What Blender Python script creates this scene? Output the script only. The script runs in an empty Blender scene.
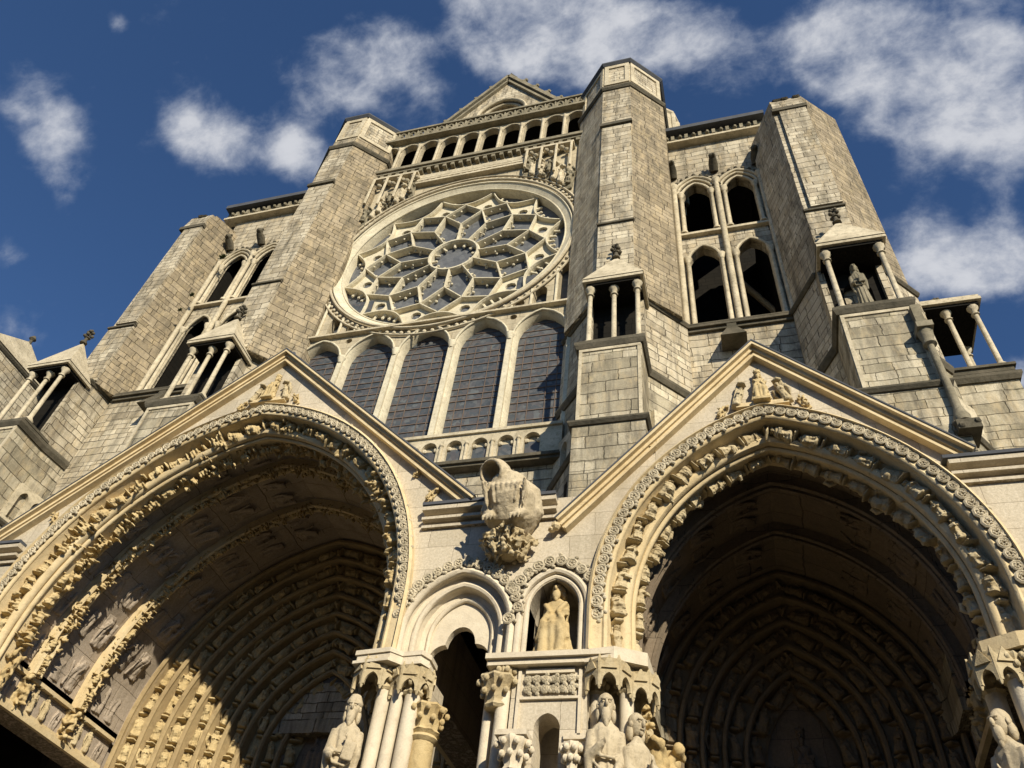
import bpy, bmesh, math, random
from mathutils import Vector, Matrix, noise
from mathutils.geometry import tessellate_polygon
random.seed(7)
PI = math.pi
C = bpy.context.scene.collection
CX = -10.54          # axis of the rose and of the middle porch arch

# ------------------------------------------------------------------ camera
cam_d = bpy.data.cameras.new('camera'); cam = bpy.data.objects.new('camera', cam_d); C.objects.link(cam)
bpy.context.scene.camera = cam
F, PITCH, YAW, ROLL = 807.23, 0.815943, -0.359292, 0.141811
cam_d.sensor_width = 36; cam_d.lens = F/1024*36; cam_d.clip_start = .1; cam_d.clip_end = 5000
cp, sp, cy_, sy_ = math.cos(PITCH), math.sin(PITCH), math.cos(YAW), math.sin(YAW)
Fw = Vector((cp*sy_, cp*cy_, sp)); Rt = Vector((cy_, -sy_, 0)); Up = Rt.cross(Fw)
c, s = math.cos(ROLL), math.sin(ROLL)
R2 = c*Rt+s*Up; U2 = -s*Rt+c*Up
cam.matrix_world = Matrix(((R2.x, U2.x, -Fw.x, 0), (R2.y, U2.y, -Fw.y, 0), (R2.z, U2.z, -Fw.z, 1.7), (0, 0, 0, 1)))

# ------------------------------------------------------------------ materials
def mat(name):
    m = bpy.data.materials.new(name); m.use_nodes = True
    nt = m.node_tree; b = nt.nodes['Principled BSDF']; b.inputs['Roughness'].default_value = .9
    b.inputs['Specular IOR Level'].default_value = .15
    return m, nt, b
def N(nt, t, **k):
    n = nt.nodes.new(t)
    for a, v in k.items():
        if a.startswith('i_'): n.inputs[a[2:].replace('_', ' ')].default_value = v
        else: setattr(n, a, v)
    return n
def ramp(nt, src, stops):
    r = nt.nodes.new('ShaderNodeValToRGB'); e = r.color_ramp.elements
    e[0].position, e[0].color = stops[0][0], (*stops[0][1], 1)
    e[1].position, e[1].color = stops[1][0], (*stops[1][1], 1)
    for p, col in stops[2:]:
        x = e.new(p); x.color = (*col, 1)
    nt.links.new(src, r.inputs[0]); return r.outputs[0]
def mix(nt, fac, a, b, blend='MIX'):
    m = nt.nodes.new('ShaderNodeMix'); m.data_type = 'RGBA'; m.blend_type = blend
    for k, v in ((0, fac), (6, a), (7, b)):
        if isinstance(v, (int, float)): m.inputs[k].default_value = v
        elif isinstance(v, tuple): m.inputs[k].default_value = (*v, 1)
        else: nt.links.new(v, m.inputs[k])
    return m.outputs[2]
def math_(nt, op, a, b=0.0, clamp=False):
    m = nt.nodes.new('ShaderNodeMath'); m.operation = op; m.use_clamp = clamp
    for k, v in ((0, a), (1, b)):
        if isinstance(v, (int, float)): m.inputs[k].default_value = v
        else: nt.links.new(v, m.inputs[k])
    return m.outputs[0]
def noise_(nt, vec, scale, detail=4, rough=.6, dist=0.0):
    n = nt.nodes.new('ShaderNodeTexNoise'); n.inputs['Scale'].default_value = scale
    n.inputs['Detail'].default_value = detail; n.inputs['Roughness'].default_value = rough
    n.inputs['Distortion'].default_value = dist
    nt.links.new(vec, n.inputs['Vector']); return n.outputs['Fac']
def masonry(name, c1, c2, mortar, bw, bh, mo, stain, moss, bump=.5, wob=.03, stain_c=(.10, .09, .07), msh=.9, bvar=.0):
    m, nt, b = mat(name); L = nt.links
    geo = nt.nodes.new('ShaderNodeNewGeometry')
    crs = N(nt, 'ShaderNodeVectorMath', operation='CROSS_PRODUCT'); L.new(geo.outputs['True Normal'], crs.inputs[0]); crs.inputs[1].default_value = (0, 0, 1)
    nrm = N(nt, 'ShaderNodeVectorMath', operation='NORMALIZE'); L.new(crs.outputs[0], nrm.inputs[0])
    dot = N(nt, 'ShaderNodeVectorMath', operation='DOT_PRODUCT'); L.new(nrm.outputs[0], dot.inputs[0]); L.new(geo.outputs['Position'], dot.inputs[1])
    sep = nt.nodes.new('ShaderNodeSeparateXYZ'); L.new(geo.outputs['Position'], sep.inputs[0])
    P = geo.outputs['Position']
    w1 = noise_(nt, P, 1.3, 3); w2 = noise_(nt, P, 6, 3)
    u = math_(nt, 'ADD', dot.outputs['Value'], math_(nt, 'MULTIPLY', math_(nt, 'SUBTRACT', w2, .5), wob*4))
    v = math_(nt, 'ADD', sep.outputs[2], math_(nt, 'MULTIPLY', math_(nt, 'SUBTRACT', w1, .5), wob*5))
    v = math_(nt, 'ADD', v, math_(nt, 'MULTIPLY', math_(nt, 'SUBTRACT', w2, .5), wob))
    cmb = nt.nodes.new('ShaderNodeCombineXYZ'); L.new(u, cmb.inputs[0]); L.new(v, cmb.inputs[1])
    br = nt.nodes.new('ShaderNodeTexBrick'); L.new(cmb.outputs[0], br.inputs['Vector'])
    br.offset = .43; br.squash = .72; br.squash_frequency = 3; br.offset_frequency = 2
    br.inputs['Scale'].default_value = 1; br.inputs['Brick Width'].default_value = bw; br.inputs['Row Height'].default_value = bh
    br.inputs['Mortar Size'].default_value = mo; br.inputs['Mortar Smooth'].default_value = msh
    br.inputs['Color1'].default_value = (*c1, 1); br.inputs['Color2'].default_value = (*c2, 1); br.inputs['Mortar'].default_value = (*mortar, 1)
    br.inputs['Bias'].default_value = 0
    b2 = nt.nodes.new('ShaderNodeTexBrick'); L.new(cmb.outputs[0], b2.inputs['Vector']); b2.offset = .43; b2.squash = .72; b2.squash_frequency = 3; b2.offset_frequency = 2
    for k_, v_ in (('Scale', 1), ('Brick Width', bw), ('Row Height', bh), ('Mortar Size', mo), ('Mortar Smooth', 1), ('Bias', -.55)): b2.inputs[k_].default_value = v_
    b2.inputs['Color1'].default_value = (1, 1, 1, 1); b2.inputs['Color2'].default_value = (.62, .60, .58, 1); b2.inputs['Mortar'].default_value = (1, 1, 1, 1)
    brc, brf = br.outputs['Color'], br.outputs['Fac']
    if bvar > .5:      # patches rebuilt with taller courses
        b3 = nt.nodes.new('ShaderNodeTexBrick'); L.new(cmb.outputs[0], b3.inputs['Vector']); b3.offset = .37; b3.squash = 1.3; b3.squash_frequency = 2; b3.offset_frequency = 3
        for k_, v_ in (('Scale', 1), ('Brick Width', bw*1.25), ('Row Height', bh*1.42), ('Mortar Size', mo*1.3), ('Mortar Smooth', msh), ('Bias', .1)): b3.inputs[k_].default_value = v_
        b3.inputs['Color1'].default_value = (*[v_*.92 for v_ in c1], 1); b3.inputs['Color2'].default_value = (*[v_*.9 for v_ in c2], 1); b3.inputs['Mortar'].default_value = (*mortar, 1)
        snp = nt.nodes.new('ShaderNodeVectorMath'); snp.operation = 'SNAP'; L.new(P, snp.inputs[0]); snp.inputs[1].default_value = (30, 30, bh*1.42*3)
        msk = ramp(nt, noise_(nt, snp.outputs[0], .9, 2), [(.5, (0, 0, 0)), (.51, (1, 1, 1))])
        brc = mix(nt, msk, brc, b3.outputs['Color'])
        mf = nt.nodes.new('ShaderNodeMix'); L.new(msk, mf.inputs[0]); L.new(brf, mf.inputs[2]); L.new(b3.outputs['Fac'], mf.inputs[3]); brf = mf.outputs[0]
    big = noise_(nt, P, .35, 5, .65, .4); mid = noise_(nt, P, 2.2, 6, .7, .3); fine = noise_(nt, P, 22, 5, .75)
    col = mix(nt, ramp(nt, fine, [(.3, (0, 0, 0)), (.75, (1, 1, 1))]), brc, mix(nt, 1.0, brc, (.62, .6, .55), 'MULTIPLY'))
    if bvar: col = mix(nt, bvar, col, b2.outputs['Color'], 'MULTIPLY')
    # streaks: noise stretched down the wall
    mp = nt.nodes.new('ShaderNodeMapping'); mp.inputs['Scale'].default_value = (2.2, 2.2, .18); L.new(P, mp.inputs[0])
    strk = noise_(nt, mp.outputs[0], 1.0, 6, .7)
    f1 = math_(nt, 'MULTIPLY', ramp(nt, strk, [(.48, (0, 0, 0)), (.72, (1, 1, 1))]), stain)
    col = mix(nt, f1, col, stain_c)
    f2 = math_(nt, 'MULTIPLY', ramp(nt, big, [(.46, (0, 0, 0)), (.66, (1, 1, 1))]), stain*.8)
    col = mix(nt, f2, col, mix(nt, 1.0, col, (.62, .6, .58), 'MULTIPLY'))
    if bvar > .5:
        mp2 = nt.nodes.new('ShaderNodeMapping'); mp2.inputs['Scale'].default_value = (1.1, 1.1, .35); L.new(P, mp2.inputs[0])
        cr = noise_(nt, mp2.outputs[0], 1.6, 8, .72, .6)
        col = mix(nt, math_(nt, 'MULTIPLY', ramp(nt, cr, [(.49, (0, 0, 0)), (.63, (1, 1, 1))]), .66), col, (.13, .112, .08))
        wr = noise_(nt, mp2.outputs[0], 3.4, 6, .7, .2)
        col = mix(nt, math_(nt, 'MULTIPLY', ramp(nt, wr, [(.5, (0, 0, 0)), (.66, (1, 1, 1))]), .4), col, (.60, .47, .28))
    f3 = math_(nt, 'MULTIPLY', ramp(nt, mid, [(.56, (0, 0, 0)), (.7, (1, 1, 1))]), moss)
    col = mix(nt, f3, col, (.17, .16, .07))
    L.new(col, b.inputs['Base Color'])
    h = math_(nt, 'SUBTRACT', math_(nt, 'ADD', math_(nt, 'MULTIPLY', fine, .25), math_(nt, 'MULTIPLY', mid, .5)), math_(nt, 'MULTIPLY', brf, .8))
    bp = nt.nodes.new('ShaderNodeBump'); bp.inputs['Strength'].default_value = bump; bp.inputs['Distance'].default_value = .07
    L.new(h, bp.inputs['Height']); L.new(bp.outputs[0], b.inputs['Normal'])
    return m
def carved(name, c1, c2, dirt, sc=1.0, bump=.5, dirt_amt=.6):
    m, nt, b = mat(name); L = nt.links
    P = nt.nodes.new('ShaderNodeNewGeometry').outputs['Position']
    big = noise_(nt, P, .9*sc, 5, .65, .3); mid = noise_(nt, P, 5*sc, 6, .7, .3); fine = noise_(nt, P, 40*sc, 4, .7)
    col = mix(nt, ramp(nt, big, [(.35, (0, 0, 0)), (.65, (1, 1, 1))]), c1, c2)
    col = mix(nt, math_(nt, 'MULTIPLY', ramp(nt, mid, [(.5, (0, 0, 0)), (.72, (1, 1, 1))]), dirt_amt), col, dirt)
    col = mix(nt, math_(nt, 'MULTIPLY', ramp(nt, fine, [(.4, (0, 0, 0)), (.8, (1, 1, 1))]), .35), col, mix(nt, 1.0, col, (.6, .58, .52), 'MULTIPLY'))
    L.new(col, b.inputs['Base Color'])
    bp = nt.nodes.new('ShaderNodeBump'); bp.inputs['Strength'].default_value = bump; bp.inputs['Distance'].default_value = .04
    L.new(math_(nt, 'ADD', mid, math_(nt, 'MULTIPLY', fine, .35)), bp.inputs['Height']); L.new(bp.outputs[0], b.inputs['Normal'])
    return m
M = {}
M['ashlar'] = masonry('ashlar', (.80, .72, .56), (.56, .49, .37), (.22, .185, .135), .60, .27, .016, .8, .22, 1.0, .035, bvar=.75)
M['ashlar_side'] = masonry('darker_ashlar', (.50, .42, .30), (.35, .29, .20), (.16, .13, .09), .60, .27, .014, .65, .25, 1.0, .035, bvar=.7)  # darker copy of ashlar, used mainly on east-turned faces
M['dressed'] = masonry('dressed_stone', (.64, .56, .41), (.52, .45, .32), (.32, .27, .19), .7, .36, .009, .45, .12, .7, .012, bvar=.35)
M['shade_black'] = masonry('shaded_interior', (.016, .014, .011), (.011, .01, .008), (.008, .007, .006), .66, .30, .012, .3, .0, .6, .03, (.008, .007, .006))  # near-black stone: the darkness of deep openings is put into the colour
M['ashlar_old'] = masonry('ashlar_old', (.74, .665, .51), (.46, .41, .30), (.24, .21, .15), .70, .31, .014, .9, .3, 1.0, .026, bvar=.9)
M['porch'] = masonry('porch_ashlar', (.70, .62, .49), (.61, .54, .42), (.36, .30, .22), 1.1, .5, .007, .45, .04, .4, .012, (.32, .27, .19), bvar=.25)
M['trim'] = carved('trim_stone', (.64, .56, .41), (.44, .38, .27), (.17, .15, .10), 1.5, .6, .7)
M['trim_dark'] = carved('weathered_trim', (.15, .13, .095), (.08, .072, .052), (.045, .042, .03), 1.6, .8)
M['trim_worn'] = carved('worn_trim', (.32, .28, .20), (.18, .16, .11), (.08, .072, .05), 1.6, .7)
M['tracery'] = carved('tracery_stone', (.72, .66, .50), (.56, .50, .37), (.26, .22, .15), 1.8, .5, .55)
M['mould'] = carved('porch_mould', (.70, .58, .37), (.60, .47, .27), (.34, .26, .15), 1.1, .4, .5)
M['pale_mould'] = carved('pale_mould', (.70, .62, .48), (.60, .52, .39), (.36, .30, .22), 1.1, .4, .4)
M['vault_dark'] = masonry('shaded_vault', (.29, .23, .17), (.22, .175, .13), (.12, .10, .075), .9, .6, .01, .45, .05, .5, .02)  # same stone as the vault, darkened to paint in the right arch's shade
M['portal_dark'] = carved('shaded_portal', (.27, .21, .135), (.20, .155, .10), (.10, .08, .05), 1.5, .5, .5)  # portal stone darkened so the right portal's shade sits in its colour
M['ochre'] = carved('ochre_carving', (.60, .48, .27), (.48, .36, .18), (.26, .19, .10), 1.5, .6, .6)
M['figure'] = carved('figure_stone', (.58, .49, .32), (.46, .37, .22), (.22, .17, .10), 2, .6, .55)
M['statue'] = carved('statue_stone', (.60, .51, .36), (.48, .40, .27), (.22, .18, .12), 3, .6, .6)
M['vault'] = masonry('vault_stone', (.52, .44, .36), (.42, .35, .28), (.24, .20, .15), .9, .6, .01, .45, .05, .5, .02)
M['lead'] = carved('lead_flashing', (.10, .105, .12), (.07, .075, .085), (.05, .05, .05), 1, .2, .3)
M['slate'] = carved('roof_covering', (.16, .15, .14), (.11, .11, .11), (.06, .06, .05), 1, .4)
M['portal'] = carved('portal_stone', (.44, .34, .19), (.36, .27, .15), (.18, .13, .07), 1.5, .5, .5)
M['wood'] = carved('door_wood', (.12, .07, .04), (.08, .05, .03), (.04, .03, .02), 2, .4)
M['iron'] = carved('iron_bar', (.20, .15, .12), (.13, .10, .085), (.08, .06, .05), 2, .2, .4)
M['paving'] = masonry('paving', (.10, .092, .08), (.075, .07, .062), (.04, .038, .034), .9, .5, .012, .3, .05, .4)
M['leaf'] = carved('leaf_green', (.07, .08, .03), (.05, .06, .025), (.03, .04, .02), 5, .3)
def glassmat(name, cols, sc, rough=.35):
    m, nt, b = mat(name); L = nt.links
    P = nt.nodes.new('ShaderNodeNewGeometry').outputs['Position']
    vo = nt.nodes.new('ShaderNodeTexVoronoi'); vo.inputs['Scale'].default_value = sc; L.new(P, vo.inputs['Vector'])
    sep = nt.nodes.new('ShaderNodeSeparateColor'); L.new(vo.outputs['Color'], sep.inputs[0])
    n = noise_(nt, P, 1.1, 4)
    col = ramp(nt, math_(nt, 'ADD', math_(nt, 'MULTIPLY', sep.outputs[0], .6), math_(nt, 'MULTIPLY', n, .45)), cols)
    L.new(col, b.inputs['Base Color']); b.inputs['Roughness'].default_value = rough; b.inputs['Specular IOR Level'].default_value = .5
    bp = nt.nodes.new('ShaderNodeBump'); bp.inputs['Strength'].default_value = .5; bp.inputs['Distance'].default_value = .02
    L.new(math_(nt, 'ADD', noise_(nt, P, 9, 3), sep.outputs[1]), bp.inputs['Height']); L.new(bp.outputs[0], b.inputs['Normal'])
    return m
M['glass'] = glassmat('stained_glass', [(.15, (.035, .042, .05)), (.45, (.06, .07, .08)), (.65, (.075, .068, .07)), (.9, (.11, .125, .13))], 6.5, .55)
M['rose_glass'] = glassmat('rose_glass', [(.1, (.07, .075, .085)), (.5, (.10, .105, .115)), (.9, (.14, .145, .15))], 5, .6)

# ------------------------------------------------------------------ mesh helper
class MB:
    def __init__(s): s.v = []; s.f = []
    def add(s, vs, fs, m=None):
        o = len(s.v)
        s.v += [tuple(m @ Vector(p)) for p in vs] if m is not None else [tuple(p) for p in vs]
        s.f += [tuple(i+o for i in f) for f in fs]; return s
    def box(s, x0, x1, y0, y1, z0, z1, m=None):
        return s.add([(x0, y0, z0), (x1, y0, z0), (x1, y1, z0), (x0, y1, z0), (x0, y0, z1), (x1, y0, z1), (x1, y1, z1), (x0, y1, z1)],
                     [(0, 3, 2, 1), (4, 5, 6, 7), (0, 1, 5, 4), (1, 2, 6, 5), (2, 3, 7, 6), (3, 0, 4, 7)], m)
    def prism(s, poly, z0, z1, top=None, m=None):       # poly in XY
        n = len(poly); top = top or poly
        return s.add([(x, y, z0) for x, y in poly]+[(x, y, z1) for x, y in top],
                     [tuple(range(n-1, -1, -1)), tuple(range(n, 2*n))]+[(i, (i+1) % n, n+(i+1) % n, n+i) for i in range(n)], m)
    def plate(s, outer, holes, y0, y1, m=None):          # outline in XZ with holes, thickness y0..y1
        loops = [outer]+holes
        tri = tessellate_polygon([[Vector((x, z, 0)) for x, z in l] for l in loops])
        flat = [p for l in loops for p in l]; n = len(flat)
        fs = [tuple(t) for t in tri]+[tuple(i+n for i in t) for t in tri]
        o = 0
        for l in loops:
            k = len(l)
            fs += [(o+i, o+(i+1) % k, n+o+(i+1) % k, n+o+i) for i in range(k)]; o += k
        return s.add([(x, y0, z) for x, z in flat]+[(x, y1, z) for x, z in flat], fs, m)
    def tube(s, pts, r, n=8, closed=False, m=None, sq=False):
        pts = [Vector(p) for p in pts]; k = len(pts); rs = r if isinstance(r, (list, tuple)) else [r]*k
        vs = []; ref = Vector((.13, .31, .94))
        for i, p in enumerate(pts):
            a = pts[(i-1) % k] if (closed or i) else p; b = pts[(i+1) % k] if (closed or i < k-1) else p
            t = (b-a).normalized(); 
            if abs(t.dot(ref)) > .9 and not i: ref = Vector((0, 1, .1))
            u = (ref-t*ref.dot(t)).normalized(); ref = u; w = t.cross(u)
            for j in range(n):
                an = 2*PI*(j+.5)/n; vs.append(p+(u*math.cos(an)+w*math.sin(an))*rs[i])
        fs = [(i*n+j, i*n+(j+1) % n, ((i+1) % k)*n+(j+1) % n, ((i+1) % k)*n+j) for i in range(k if closed else k-1) for j in range(n)]
        if not closed: fs += [tuple(range(n-1, -1, -1)), tuple(range((k-1)*n, k*n))]
        return s.add(vs, fs, m)
    def lathe(s, prof, cx=0, cy=0, n=12, m=None, mod=None, sx=1, sy=1):   # prof [(r,z)]
        vs = []
        for r, z in prof:
            for j in range(n):
                a = 2*PI*j/n; rr = r*(mod(a, z) if mod else 1); vs.append((cx+rr*math.cos(a)*sx, cy+rr*math.sin(a)*sy, z))
        k = len(prof)
        fs = [(i*n+j, i*n+(j+1) % n, (i+1)*n+(j+1) % n, (i+1)*n+j) for i in range(k-1) for j in range(n)]
        fs += [tuple(range(n-1, -1, -1)), tuple(range((k-1)*n, k*n))]
        return s.add(vs, fs, m)
    def ball(s, c, r, n=10, m=None):
        rx, ry, rz = r if isinstance(r, (tuple, list)) else (r, r, r); k = max(4, n//2+1)
        vs = []
        for i in range(1, k):
            t = PI*i/k
            for j in range(n):
                a = 2*PI*j/n; vs.append((c[0]+rx*math.sin(t)*math.cos(a), c[1]+ry*math.sin(t)*math.sin(a), c[2]-rz*math.cos(t)))
        vs += [(c[0], c[1], c[2]-rz), (c[0], c[1], c[2]+rz)]; B = (k-1)*n
        fs = [(i*n+j, i*n+(j+1) % n, (i+1)*n+(j+1) % n, (i+1)*n+j) for i in range(k-2) for j in range(n)]
        fs += [(B, (j+1) % n, j) for j in range(n)]+[(B+1, (k-2)*n+j, (k-2)*n+(j+1) % n) for j in range(n)]
        return s.add(vs, fs, m)
    def obj(s, name, material, parent=None, smooth=False, label=None):
        me = bpy.data.meshes.new(name)
        off = Vector((0, 0, 0)); p = parent
        while p is not None: off += p.location; p = p.parent
        me.from_pydata([(Vector(v)-off)[:] for v in s.v], [], s.f)
        bm = bmesh.new(); bm.from_mesh(me); bmesh.ops.recalc_face_normals(bm, faces=bm.faces); bm.to_mesh(me); bm.free()
        me.materials.append(M[material] if isinstance(material, str) else material)
        if smooth:
            for q in me.polygons: q.use_smooth = True
            if smooth != 'all': me.set_sharp_from_angle(angle=math.radians(45))
        o = bpy.data.objects.new(name, me); C.objects.link(o); o.parent = parent
        if label: o['label'] = label
        return o
def thing(name, label, cat, loc=(0, 0, 0), group=None):
    o = bpy.data.objects.new(name, None); C.objects.link(o); o.location = loc; o.empty_display_size = .2
    o['label'] = label; o['category'] = cat
    if group: o['group'] = group
    return o
def struct(o): o['kind'] = 'structure'; return o
def place(me, name, mtx, parent, label=None):            # a copy of a shared mesh, world matrix given
    o = bpy.data.objects.new(name, me); C.objects.link(o); o.parent = parent
    off = Vector((0, 0, 0)); p = parent
    while p is not None: off += p.location; p = p.parent
    o.matrix_local = Matrix.Translation(-off) @ mtx
    if label: o['label'] = label
    return o
def recolour(o, m):
    o.material_slots[0].link = 'OBJECT'; o.material_slots[0].material = M[m]; return o
def frame(pos, up, face, sc=1.0):                        # local +z -> up, local -y -> face
    up = Vector(up).normalized(); fc = Vector(face); fc = (fc-up*fc.dot(up)).normalized()
    y = -fc; x = y.cross(up)
    m = Matrix(((x.x, y.x, up.x, 0), (x.y, y.y, up.y, 0), (x.z, y.z, up.z, 0), (0, 0, 0, 1)))
    S = Matrix.Diagonal((*(sc if isinstance(sc, (tuple, list)) else (sc,)*3), 1))
    return Matrix.Translation(Vector(pos)) @ m @ S
def remesh(mb, vox, material, rough=0.0, seed=0, name='tmp', smooth_it=2, nsc=9, extra=None):
    o = mb.obj(name, material)
    md = o.modifiers.new('r', 'REMESH'); md.mode = 'VOXEL'; md.voxel_size = vox; md.use_smooth_shade = True
    sm = o.modifiers.new('s', 'SMOOTH'); sm.iterations = smooth_it; sm.factor = .5
    dg = bpy.context.evaluated_depsgraph_get(); dg.update()
    me = bpy.data.meshes.new_from_object(o.evaluated_get(dg)); me.name = name
    bpy.data.objects.remove(o)
    if rough:
        for v in me.vertices:
            d = noise.noise(v.co*nsc+Vector((seed, 0, 0)))+.5*noise.noise(v.co*nsc*2.3+Vector((0, seed, 0)))
            v.co += v.normal*d*rough
    if extra is not None:
        bm = bmesh.new(); bm.from_mesh(me); vs = [bm.verts.new(v) for v in extra.v]
        for f in extra.f:
            fc = bm.faces.new([vs[i] for i in f]); fc.smooth = True
        bmesh.ops.recalc_face_normals(bm, faces=bm.faces); bm.to_mesh(me); bm.free()
    me.materials.clear(); me.materials.append(M[material])
    return me

# pointed arch --------------------------------------------------------------
RJ = random.Random(11)
class Arch:
    def __init__(s, cx, zs, R, off): s.cx, s.zs, s.R, s.off = cx, zs, R, off
    def th(s, dr=0): return math.acos(max(-1, min(1, s.off/(s.R+dr))))
    def pt(s, side, t, dr=0):
        R = s.R+dr; a = t*s.th(dr); return s.cx+side*(R*math.cos(a)-s.off), s.zs+R*math.sin(a)
    def loop(s, dr, zb, n=12):
        L = [(s.cx-(s.R+dr-s.off), zb)]+[s.pt(-1, i/n, dr) for i in range(n+1)]
        Rr = [s.pt(1, i/n, dr) for i in range(n, -1, -1)][1:]+[(s.cx+(s.R+dr-s.off), zb)]
        return L+Rr
    def fr(s, side, t, dr, y, face, sc):
        x, z = s.pt(side, t, dr); a = t*s.th(dr)
        up = Vector((-side*math.sin(a), 0, math.cos(a))); rad = Vector((side*math.cos(a), 0, math.sin(a)))
        if isinstance(sc, tuple): up += Vector((RJ.uniform(-.13, .13), RJ.uniform(-.08, .08), RJ.uniform(-.13, .13))); face = (face[0]*RJ.uniform(.75, 1.25), face[1]*RJ.uniform(.8, 1.2)); sc = (sc[0]*RJ.uniform(.82, 1.15), sc[1]*RJ.uniform(.8, 1.2), sc[2]*RJ.uniform(.9, 1.04))
        return frame((x, y, z), up, Vector((0, -1, 0))*face[0]-rad*face[1], sc)
def mkarch(cx, zs, half, rise):
    R = (rise*rise+half*half)/(2*half); return Arch(cx, zs, R, R-half)
def asurf(mb, A, prof, zb, n=24, closed=False):
    ls = []
    for dr, y in prof: ls.append([(x, y, z) for x, z in A.loop(dr, zb, n)])
    k = len(ls[0]); vs = [p for l in ls for p in l]; q = len(ls)
    fs = [(i*k+j, i*k+j+1, ((i+1) % q)*k+j+1, ((i+1) % q)*k+j) for i in range(q if closed else q-1) for j in range(k-1)]
    if closed: fs += [tuple(i*k for i in range(q)), tuple(i*k+k-1 for i in range(q-1, -1, -1))]
    mb.add(vs, fs); return mb
def roll(mb, A, dr, y, r, zb, n=24, k=8):
    return asurf(mb, A, [(dr+r*math.cos(2*PI*i/k), y+r*math.sin(2*PI*i/k)) for i in range(k)], zb, n, True)

# ------------------------------------------------------------------ carved figures
def robe(mb, H, w=1.0, seated=False, folds=11, seed=0, seg=40):
    rnd = random.Random(seed); ph = rnd.random()*6
    prof = [(0, .165, .13), (.04, .17, .135), (.2, .145, .115), (.38, .13, .10), (.5, .13, .10), (.6, .115, .09), (.68, .128, .095), (.76, .138, .09), (.81, .122, .075), (.84, .07, .055), (.88, .045, .045)]
    vs = []
    for z, rx, ry in prof:
        amp = .2*max(0, 1-z/.8)+.03
        for j in range(seg):
            a = 2*PI*j/seg
            m = 1+amp*math.cos(folds*a+ph+3*z)+amp*.5*math.cos((folds*2-3)*a+ph*2)
            fy = -.10*H*math.exp(-((z-.42)/.14)**2) if (seated and math.sin(a) < 0) else 0
            vs.append((rx*m*w*H*math.cos(a), ry*m*w*H*math.sin(a)+fy*abs(math.sin(a)), z*H))
    k = len(prof)
    fs = [(i*seg+j, i*seg+(j+1) % seg, (i+1)*seg+(j+1) % seg, (i+1)*seg+j) for i in range(k-1) for j in range(seg)]
    fs += [tuple(range(seg-1, -1, -1)), tuple(range((k-1)*seg, k*seg))]
    mb.add(vs, fs)
def head(mb, H, beard=True, crown=False, cx=0, cz=.93, cap=False):
    h = H
    mb.ball((cx, 0, cz*h), (.052*h, .062*h, .074*h), 16)
    mb.ball((cx, .012*h, (cz+.015)*h), (.06*h, .062*h, .068*h), 14)          # hair
    mb.ball((cx, -.066*h, (cz-.004)*h), (.012*h, .022*h, .024*h), 8)            # nose
    mb.ball((cx, -.056*h, (cz+.022)*h), (.042*h, .016*h, .009*h), 8)          # brow
    for sg in (-1, 1):
        mb.ball((cx+sg*.02*h, -.055*h, (cz+.008)*h), (.010*h, .007*h, .007*h), 8)   # eye
        mb.ball((cx+sg*.054*h, 0, cz*h), (.012*h, .02*h, .022*h), 8)          # ear
        mb.ball((cx+sg*.05*h, .02*h, (cz-.045)*h), (.022*h, .035*h, .05*h), 8)  # locks
    mb.ball((cx, -.056*h, (cz-.034)*h), (.017*h, .008*h, .005*h), 8)          # mouth
    if beard:
        mb.ball((cx, -.045*h, (cz-.065)*h), (.035*h, .03*h, .055*h), 10); mb.ball((cx, -.05*h, (cz-.10)*h), (.02*h, .018*h, .04*h), 8)
    else: mb.ball((cx, -.045*h, (cz-.055)*h), (.016*h, .014*h, .014*h), 8)
    if crown:
        mb.lathe([(.058*h, (cz+.04)*h), (.066*h, (cz+.085)*h), (.05*h, (cz+.086)*h), (.04*h, (cz+.05)*h)], cx, .005*h, 14)
        for i in range(8):
            a = i*PI/4; mb.ball((cx+.06*h*math.cos(a), .005*h+.06*h*math.sin(a), (cz+.095)*h), .013*h, 6)
    if cap: mb.lathe([(.064*h, (cz+.02)*h), (.066*h, (cz+.045)*h), (.04*h, (cz+.095)*h), (.005*h, (cz+.11)*h)], cx, .01*h, 12)
def arm(mb, H, sg, hand, elbow=None):
    h = H; sh = Vector((sg*.1*h, 0, .775*h)); el = Vector(elbow)*h if elbow else Vector((sg*.122*h, -.04*h, .6*h)); hd = Vector(hand)*h
    mb.tube([sh, el.lerp(sh, .5), el], [.05*h, .046*h, .042*h], 10); mb.ball(el, .043*h, 8)
    mb.tube([el, el.lerp(hd, .5), hd], [.042*h, .036*h, .03*h], 10)
    d = (hd-el).normalized(); mb.ball(hd+d*.015*h, (.022*h, .018*h, .026*h), 8)
    side = d.cross(Vector((0, 0, 1))).normalized() if abs(d.z) < .9 else Vector((1, 0, 0))
    wv = d.cross(side).normalized()
    for i in range(4):
        b = hd+d*.025*h+wv*(i-1.5)*.011*h; mb.tube([b, b+d*.022*h, b+d*.034*h+side*.012*h], [.006*h, .0055*h, .005*h], 6)
    mb.tube([hd+wv*.02*h, hd+wv*.03*h+d*.02*h+side*.01*h], [.007*h, .005*h], 6)
    mb.tube([el+Vector((0, 0, .01*h)), el-Vector((0, 0, .16*h))+Vector((0, .01*h, 0))], [.045*h, .02*h], 8)  # hanging sleeve
def swag(mb, H, n=4):
    for i in range(n):
        z = .62-.07*i; w = .13
        mb.tube([(-w*H*(1-.1*i), -.05*H, (z+.05)*H), (-.05*H, -.105*H, (z-.02-.01*i)*H), (.05*H, -.105*H, (z-.03-.015*i)*H), (w*H*.9, -.05*H, (z+.02)*H)], [.008*H, .014*H, .014*H, .008*H], 6)
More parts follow.
